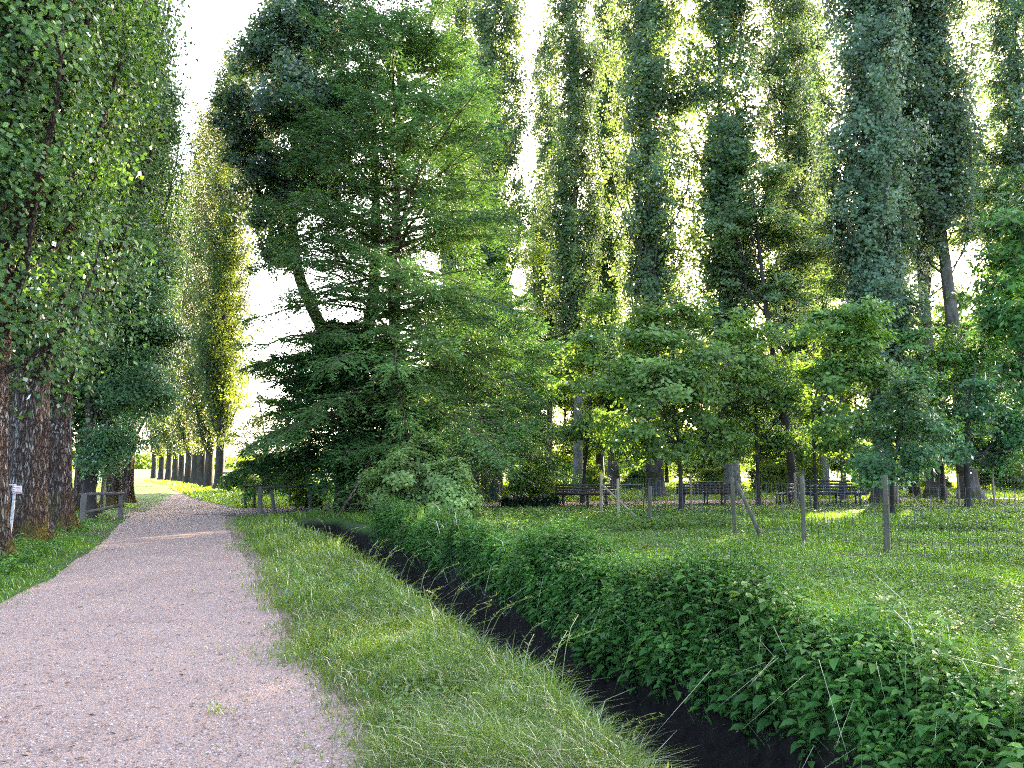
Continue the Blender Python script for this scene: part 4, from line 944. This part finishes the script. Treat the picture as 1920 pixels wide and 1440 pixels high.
g = Geo(); g.tube(np.linspace(rel[1] + np.array([.07, -.06, 1.0]), np.array(put(1195, 24.9)) - o + np.array([0, 0, .02]), 4), .035, 7); g.build('brace', M['post'], fb)
gt_ = empty('mesh_gate', np.array(put(1160, 26.8)), 'small wire mesh gate in a pale frame between two pale posts', 'gate')
g = Geo(); 
for a, b in (((0, 0, .1), (0, 0, 1.0)), ((.9, .6, .1), (.9, .6, 1.0)), ((-.02, -.01, 1.02), (.92, .61, 1.02)), ((0, 0, .12), (.9, .6, .12))): g.beam(a, b, .03, .03)
g.build('frame', M['wire'], gt_)
g = Geo()
for q in range(1, 9): g.beam((.1 * q, .0667 * q, .13), (.1 * q, .0667 * q, 1.0), .005, .005)
for q in range(1, 7): g.beam((.02, .013, .12 + .13 * q), (.88, .587, .12 + .13 * q), .005, .005)
g.build('wire_netting', M['wire'], gt_)

# ------------------------------------------------------------------ benches
def bench(px, Yd, rz, length, mat, label, slats=4, h=.84, group='slatted park benches along the side path'):
    b = empty('park_bench', put(px, Yd), label, 'bench', group, rz); L2 = length / 2
    g = Geo(); 
    for q in range(slats):
        z = .50 + (h - .50) * q / (slats - 1); y = .02 - .11 * (z - .45)
        g.box(-L2, y - .018, z - .043, L2, y + .018, z + .043, a=.2 + .2 * q)
    g.build('backrest', mat, b)
    g = Geo()
    for q in range(4): g.box(-L2, .07 + .12 * q, .42 - .008 * q, L2, .165 + .12 * q, .455 - .008 * q, a=.3 + .15 * q)
    g.build('seat', mat, b)
    for sx in (-L2 * .72, L2 * .1 if length > 2.2 else 0, L2 * .72):
        g = Geo(); g.beam((sx, .045, -.05), (sx, .045, .42), .06, .06); g.beam((sx, .50, -.05), (sx, .50, .40), .06, .06); g.beam((sx, .01, .392), (sx, .55, .382), .055, .05)
        g.beam((sx, .062, .42), (sx, .022, h + .02), .05, .035); g.build('leg', mat, b)
    return b
bench(1097, 34.2, .03, 2.55, M['bench'], 'left dark slatted bench in front of the pale grey poplar trunk')
bench(1320, 35.4, .05, 2.5, M['bench'], 'middle reddish brown slatted bench between the two fence lines of posts')
bench(1482, 36.2, 1.05, 1.9, M['bench'], 'bench turned sideways with pale gaps, at the end of the long dark bench', 3)
bench(1568, 34.8, .0, 2.75, M['bench_blue'], 'longest bench, almost black, with bushy weeds behind its back', 5, 1.0)
tbl = empty('picnic_table', put(1335, 47), 'distant dark picnic table beside the middle bench', 'table')
g = Geo()
for q in range(4): g.box(-.9, -.36 + .18 * q, .74, .9, -.2 + .18 * q, .78)
g.build('tabletop', M['bench'], tbl)
for sy in (-.7, .7):
    g = Geo(); g.box(-.9, sy - .13, .43, .9, sy + .13, .47); g.build('seat', M['bench'], tbl)
for sx in (-.6, .6):
    g = Geo(); g.beam((sx, -.72, -.05), (sx, -.2, .74), .07, .07); g.beam((sx, .72, -.05), (sx, .2, .74), .07, .07); g.beam((sx + .07, -.72, .40), (sx + .07, .72, .40), .05, .06); g.build('leg', M['bench'], tbl)

# ------------------------------------------------------------------ small things
# sign on its post in front of the old poplar
p = np.array(put(30, 15.6)); sg = empty('warning_sign', p, 'small white sign with red lettering on a peeling pale post', 'sign')
g = Geo(); g.tube([(-.05, 0, -.05), (-.035, 0, .35), (-.012, .0, .7), (0, 0, 1.02), (.005, 0, 1.27)], [.032, .03, .028, .026, .024], 8); g.build('post', plain('peeling pale post', (.10, .09, .09), (.62, .6, .58), 16, .8, (1, 1, 1.8), .5), sg)
g = Geo(); g.box(-.02, -.045, 1.09, .16, -.033, 1.245); g.build('panel', M['white'], sg)
g = Geo()
for x0, z0, x1, z1 in ((-.018, 1.092, .158, 1.097), (-.018, 1.238, .158, 1.243), (-.018, 1.097, -.013, 1.238), (.153, 1.097, .158, 1.238)): g.box(x0, -.049, z0, x1, -.0455, z1)
for q, (a, b) in enumerate(((.045, .145), (.045, .138), (.045, .145), (.045, .12), (.045, .14))):
    z = 1.215 - .024 * q
    x0 = a
    rr = random.Random(q)
    while x0 < b:
        w = rr.uniform(.010, .026); g.box(x0, -.049, z - (.007 if q == 0 else .0045), min(x0 + w, b), -.0455, z + (.007 if q == 0 else .0045)); x0 += w + .005
for q in range(3): g.box(.0, -.049, 1.12 + .04 * q, .03, -.0455, 1.14 + .04 * q)
g.build('lettering', M['red'], sg)
g = Geo(); g.beam((-.09, -.03, 1.262), (.03, -.03, 1.256), .012, .014); g.build('crossbar', M['white'], sg)
# wooden barrier on the left verge
p = np.array(put(160, 23.4)); wb = empty('wooden_barrier', p, 'short wooden barrier of two posts and rails beside the dark poplar trunk', 'barrier')
post(wb, (0, 0), .84, .085, M['rail'], (0, 0), 51); post(wb, (.50, 1.2), .80, .07, M['rail'], (0, 0), 52)
g = Geo(); g.tube([(-.12, -.06, .80), (.2, .45, .82), (.6, 1.3, .80)], .05, 8); g.build('rail', M['rail'], wb)
g = Geo(); g.tube([(.05, .02, .30), (.25, .6, .36), (.52, 1.2, .46)], .045, 8); g.build('rail', M['rail'], wb)
g = Geo(); q0 = put(198, 25.5); g.tube([(0, 0, -.1), (.02, 0, .6), (.01, 0, 1.2), (.03, 0, 1.85)], [.035, .034, .032, .028], 8)
o = g.build('pole', plain('yellowish pole', (.2, .2, .05), (.34, .33, .12), 5), None); o.location = q0
tag(o, 'thin yellowish green pole standing by the wooden barrier', 'pole')
# rails of the footbridge over the ditch
o = np.array(put(490, 28.2)); rl = empty('bridge_rail', o, 'near wooden rail of the footbridge, on two stout leaning posts', 'railing')
R3 = lambda px, Yd, z: np.array([*put(px, Yd)[:2], z]) - o
post(rl, R3(490, 28.2, 0), .92, .09, M['rail'], (-.02, 0), 61); post(rl, R3(516, 28.9, 0), .90, .065, M['rail'], (-.12, 0), 62); post(rl, R3(583, 30.4, 0), .9, .07, M['rail'], (0, 0), 63)
g = Geo(); g.tube([R3(478, 28.05, .88), R3(530, 29.2, .90), R3(590, 30.5, .91)], .055, 9); g.build('rail', M['rail'], rl)
o = np.array(put(478, 32.2)); rl = empty('bridge_rail', o, 'far wooden rail of the footbridge, partly hidden behind the near one', 'railing')
R3 = lambda px, Yd, z: np.array([*put(px, Yd)[:2], z]) - o
for q, (px, Yd) in enumerate(((462, 31.8), (479, 32.2), (545, 33.8))): post(rl, R3(px, Yd, 0), .85, .055, M['post_dark'], (0, 0), 65 + q)
g = Geo(); g.tube([R3(458, 31.7, .84), R3(500, 32.7, .86), R3(550, 33.9, .86)], .045, 8); g.build('rail', M['post_dark'], rl)
# bin, dark box and notice by the reddish trunks
lb = empty('litter_bin', put(926, 37.6), 'dark green litter bin at the foot of the reddish cypress trunks', 'bin')
g = Geo(); z = np.array([0, .02, .06, .8, .86, .88]); g.tube(np.c_[z * 0, z * 0, z], [.2, .235, .24, .27, .28, .26], 16); g.build('body', M['bin'], lb, True)
g = Geo(); z = np.array([.885, .90, .96, 1.0, 1.01]); g.tube(np.c_[z * 0, z * 0, z], [.29, .30, .25, .12, .03], 16); g.build('lid', M['bin'], lb, True)
g = Geo(); g.tube([(-.28, -.05, .78), (-.30, -.1, .84), (-.28, -.15, .78)], .012, 6); g.build('handle', M['wire'], lb)
bx = empty('dark_stand', put(903, 38.2), 'low black stand with flat top left of the dark green bin', 'stand')
g = Geo(); g.box(-.55, -.22, .86, .55, .22, 1.06); g.build('top', M['box'], bx)
for sx in (-.4, .4):
    g = Geo(); g.beam((sx, 0, -.05), (sx, 0, .86), .09, .09); g.build('leg', M['box'], bx)
pa_ = empty('notice', put(915, 38.9), 'small pale notice on a stake above the low black stand', 'notice')
g = Geo(); g.beam((0, .02, -.05), (0, .02, 1.3), .03, .03); g.build('stake', M['box'], pa_)
g = Geo(); g.box(-.09, -.02, 1.17, .09, .0, 1.45); g.build('sheet', M['paper'], pa_)
for q in range(3):
    c = empty('container', put(1899 + 11 * q, 60), ['leftmost of the three pale containers at the right edge', 'middle one of the three pale containers at the right edge', 'rightmost of the three pale containers, cut by the picture edge'][q], 'container', 'pale containers at the right edge')
    g = Geo(); g.box(-.17, -.2, .35, .17, .2, 1.22); g.build('body', M['bluebin'], c)
    g = Geo(); g.box(-.19, -.23, 1.223, .19, .22, 1.29); g.build('lid', M['bluebin'], c)
    for sx in (-.12, .12):
        g = Geo(); g.beam((sx, 0, -.05), (sx, 0, .35), .05, .05); g.build('leg', M['box'], c)
# dark strap leaved plants by the side path
GS = 'dark strap leaved plants beside the left bench'
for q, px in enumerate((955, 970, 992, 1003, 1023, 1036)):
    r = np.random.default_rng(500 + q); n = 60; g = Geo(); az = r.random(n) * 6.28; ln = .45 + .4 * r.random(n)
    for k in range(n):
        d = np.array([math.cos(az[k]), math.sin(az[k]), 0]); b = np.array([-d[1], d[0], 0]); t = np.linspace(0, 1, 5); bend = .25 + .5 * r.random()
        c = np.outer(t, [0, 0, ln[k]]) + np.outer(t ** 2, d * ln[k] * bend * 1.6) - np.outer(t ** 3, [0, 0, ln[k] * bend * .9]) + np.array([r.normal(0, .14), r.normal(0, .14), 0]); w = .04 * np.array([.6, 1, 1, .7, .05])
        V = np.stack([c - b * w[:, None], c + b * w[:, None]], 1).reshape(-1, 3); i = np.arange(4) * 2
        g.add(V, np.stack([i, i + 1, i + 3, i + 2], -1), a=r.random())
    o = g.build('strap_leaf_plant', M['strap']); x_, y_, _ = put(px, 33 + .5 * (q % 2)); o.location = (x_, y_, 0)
    tag(o, ['leftmost dark strap leaved plant, nearest the dark green bin', 'second dark strap leaved plant from the bin', 'third dark strap leaved plant from the bin', 'fourth dark strap leaved plant from the bin', 'fifth dark strap leaved plant, second from the left bench', 'dark strap leaved plant right beside the left bench'][q], 'plant', GS)
# broad bladed grass clump in the foreground
r = np.random.default_rng(600)
def reed(name, loc, n, ln0, mat, label, wd=.011, bendk=1.0):
    g = Geo()
    for k in range(n):
        a = r.random() * 6.28; d = np.array([math.cos(a), math.sin(a), 0]); b = np.array([-d[1], d[0], 0]); L = ln0 * (.5 + .6 * r.random()); t = np.linspace(0, 1, 9); bend = bendk * (.3 + .7 * r.random())
        c = np.outer(t, [0, 0, L]) + np.outer(t ** 2, d * L * bend) - np.outer(t ** 3, [0, 0, L * bend * .62]) + np.array([r.normal(0, .05), r.normal(0, .05), 0]); w = wd * np.array([.6, .8, 1, 1, 1, .9, .7, .4, .05]) * (.7 + .6 * r.random())
        V = np.stack([c - b * w[:, None], c + b * w[:, None]], 1).reshape(-1, 3); i = np.arange(8) * 2
        g.add(V, np.stack([i, i + 1, i + 3, i + 2], -1), a=.3 + .6 * r.random())
    o = g.build(name, mat); o.location = loc; return tag(o, label, 'grass')
p = G(1330, 1470, -.2); reed('grass_clump', (p[0], p[1], float(ground_z(p[0], p[1])) - .02), 26, .62, M['grass'], 'clump of broad arching grass blades over the water at the bottom edge', .010)
p = near_edge[6]; reed('grass_clump', (p[0] + .15, p[1], float(ground_z(p[0] + .15, p[1])) - .02), 22, .55, M['grass'], 'upright tuft of broad grass blades at the ditch edge halfway along', .009, .5)
p = near_edge[5]; reed('grass_clump', (p[0] + .1, p[1] + .3, float(ground_z(p[0] + .1, p[1] + .3)) - .02), 20, .5, M['grass'], 'reedy tuft at the ditch edge, nearer of the two upright tufts', .009, .5)
p = G(412, 1338); reed('grass_tuft', (p[0], p[1], .018), 20, .07, M['grass'], 'tiny green tuft growing in the middle of the gravel path', .005, 1.5)

# ------------------------------------------------------------------ evening haze
HZ = 0
if HZ > 0:
    g = Geo(); g.box(-1200, -60, -2.2, 1200, 1500, 60); m, t, out = newmat('evening haze')
    pv = N(t, 'ShaderNodeVolumePrincipled'); pv.inputs['Color'].default_value = (.9, .95, 1, 1); pv.inputs['Density'].default_value = HZ
    pv.inputs['Anisotropy'].default_value = .55; t.links.new(pv.outputs[0], out.inputs['Volume'])
    tag(g.build('haze', m), 'thin evening haze between the trees', 'haze', kind='stuff')
    cy.volume_bounces = 0
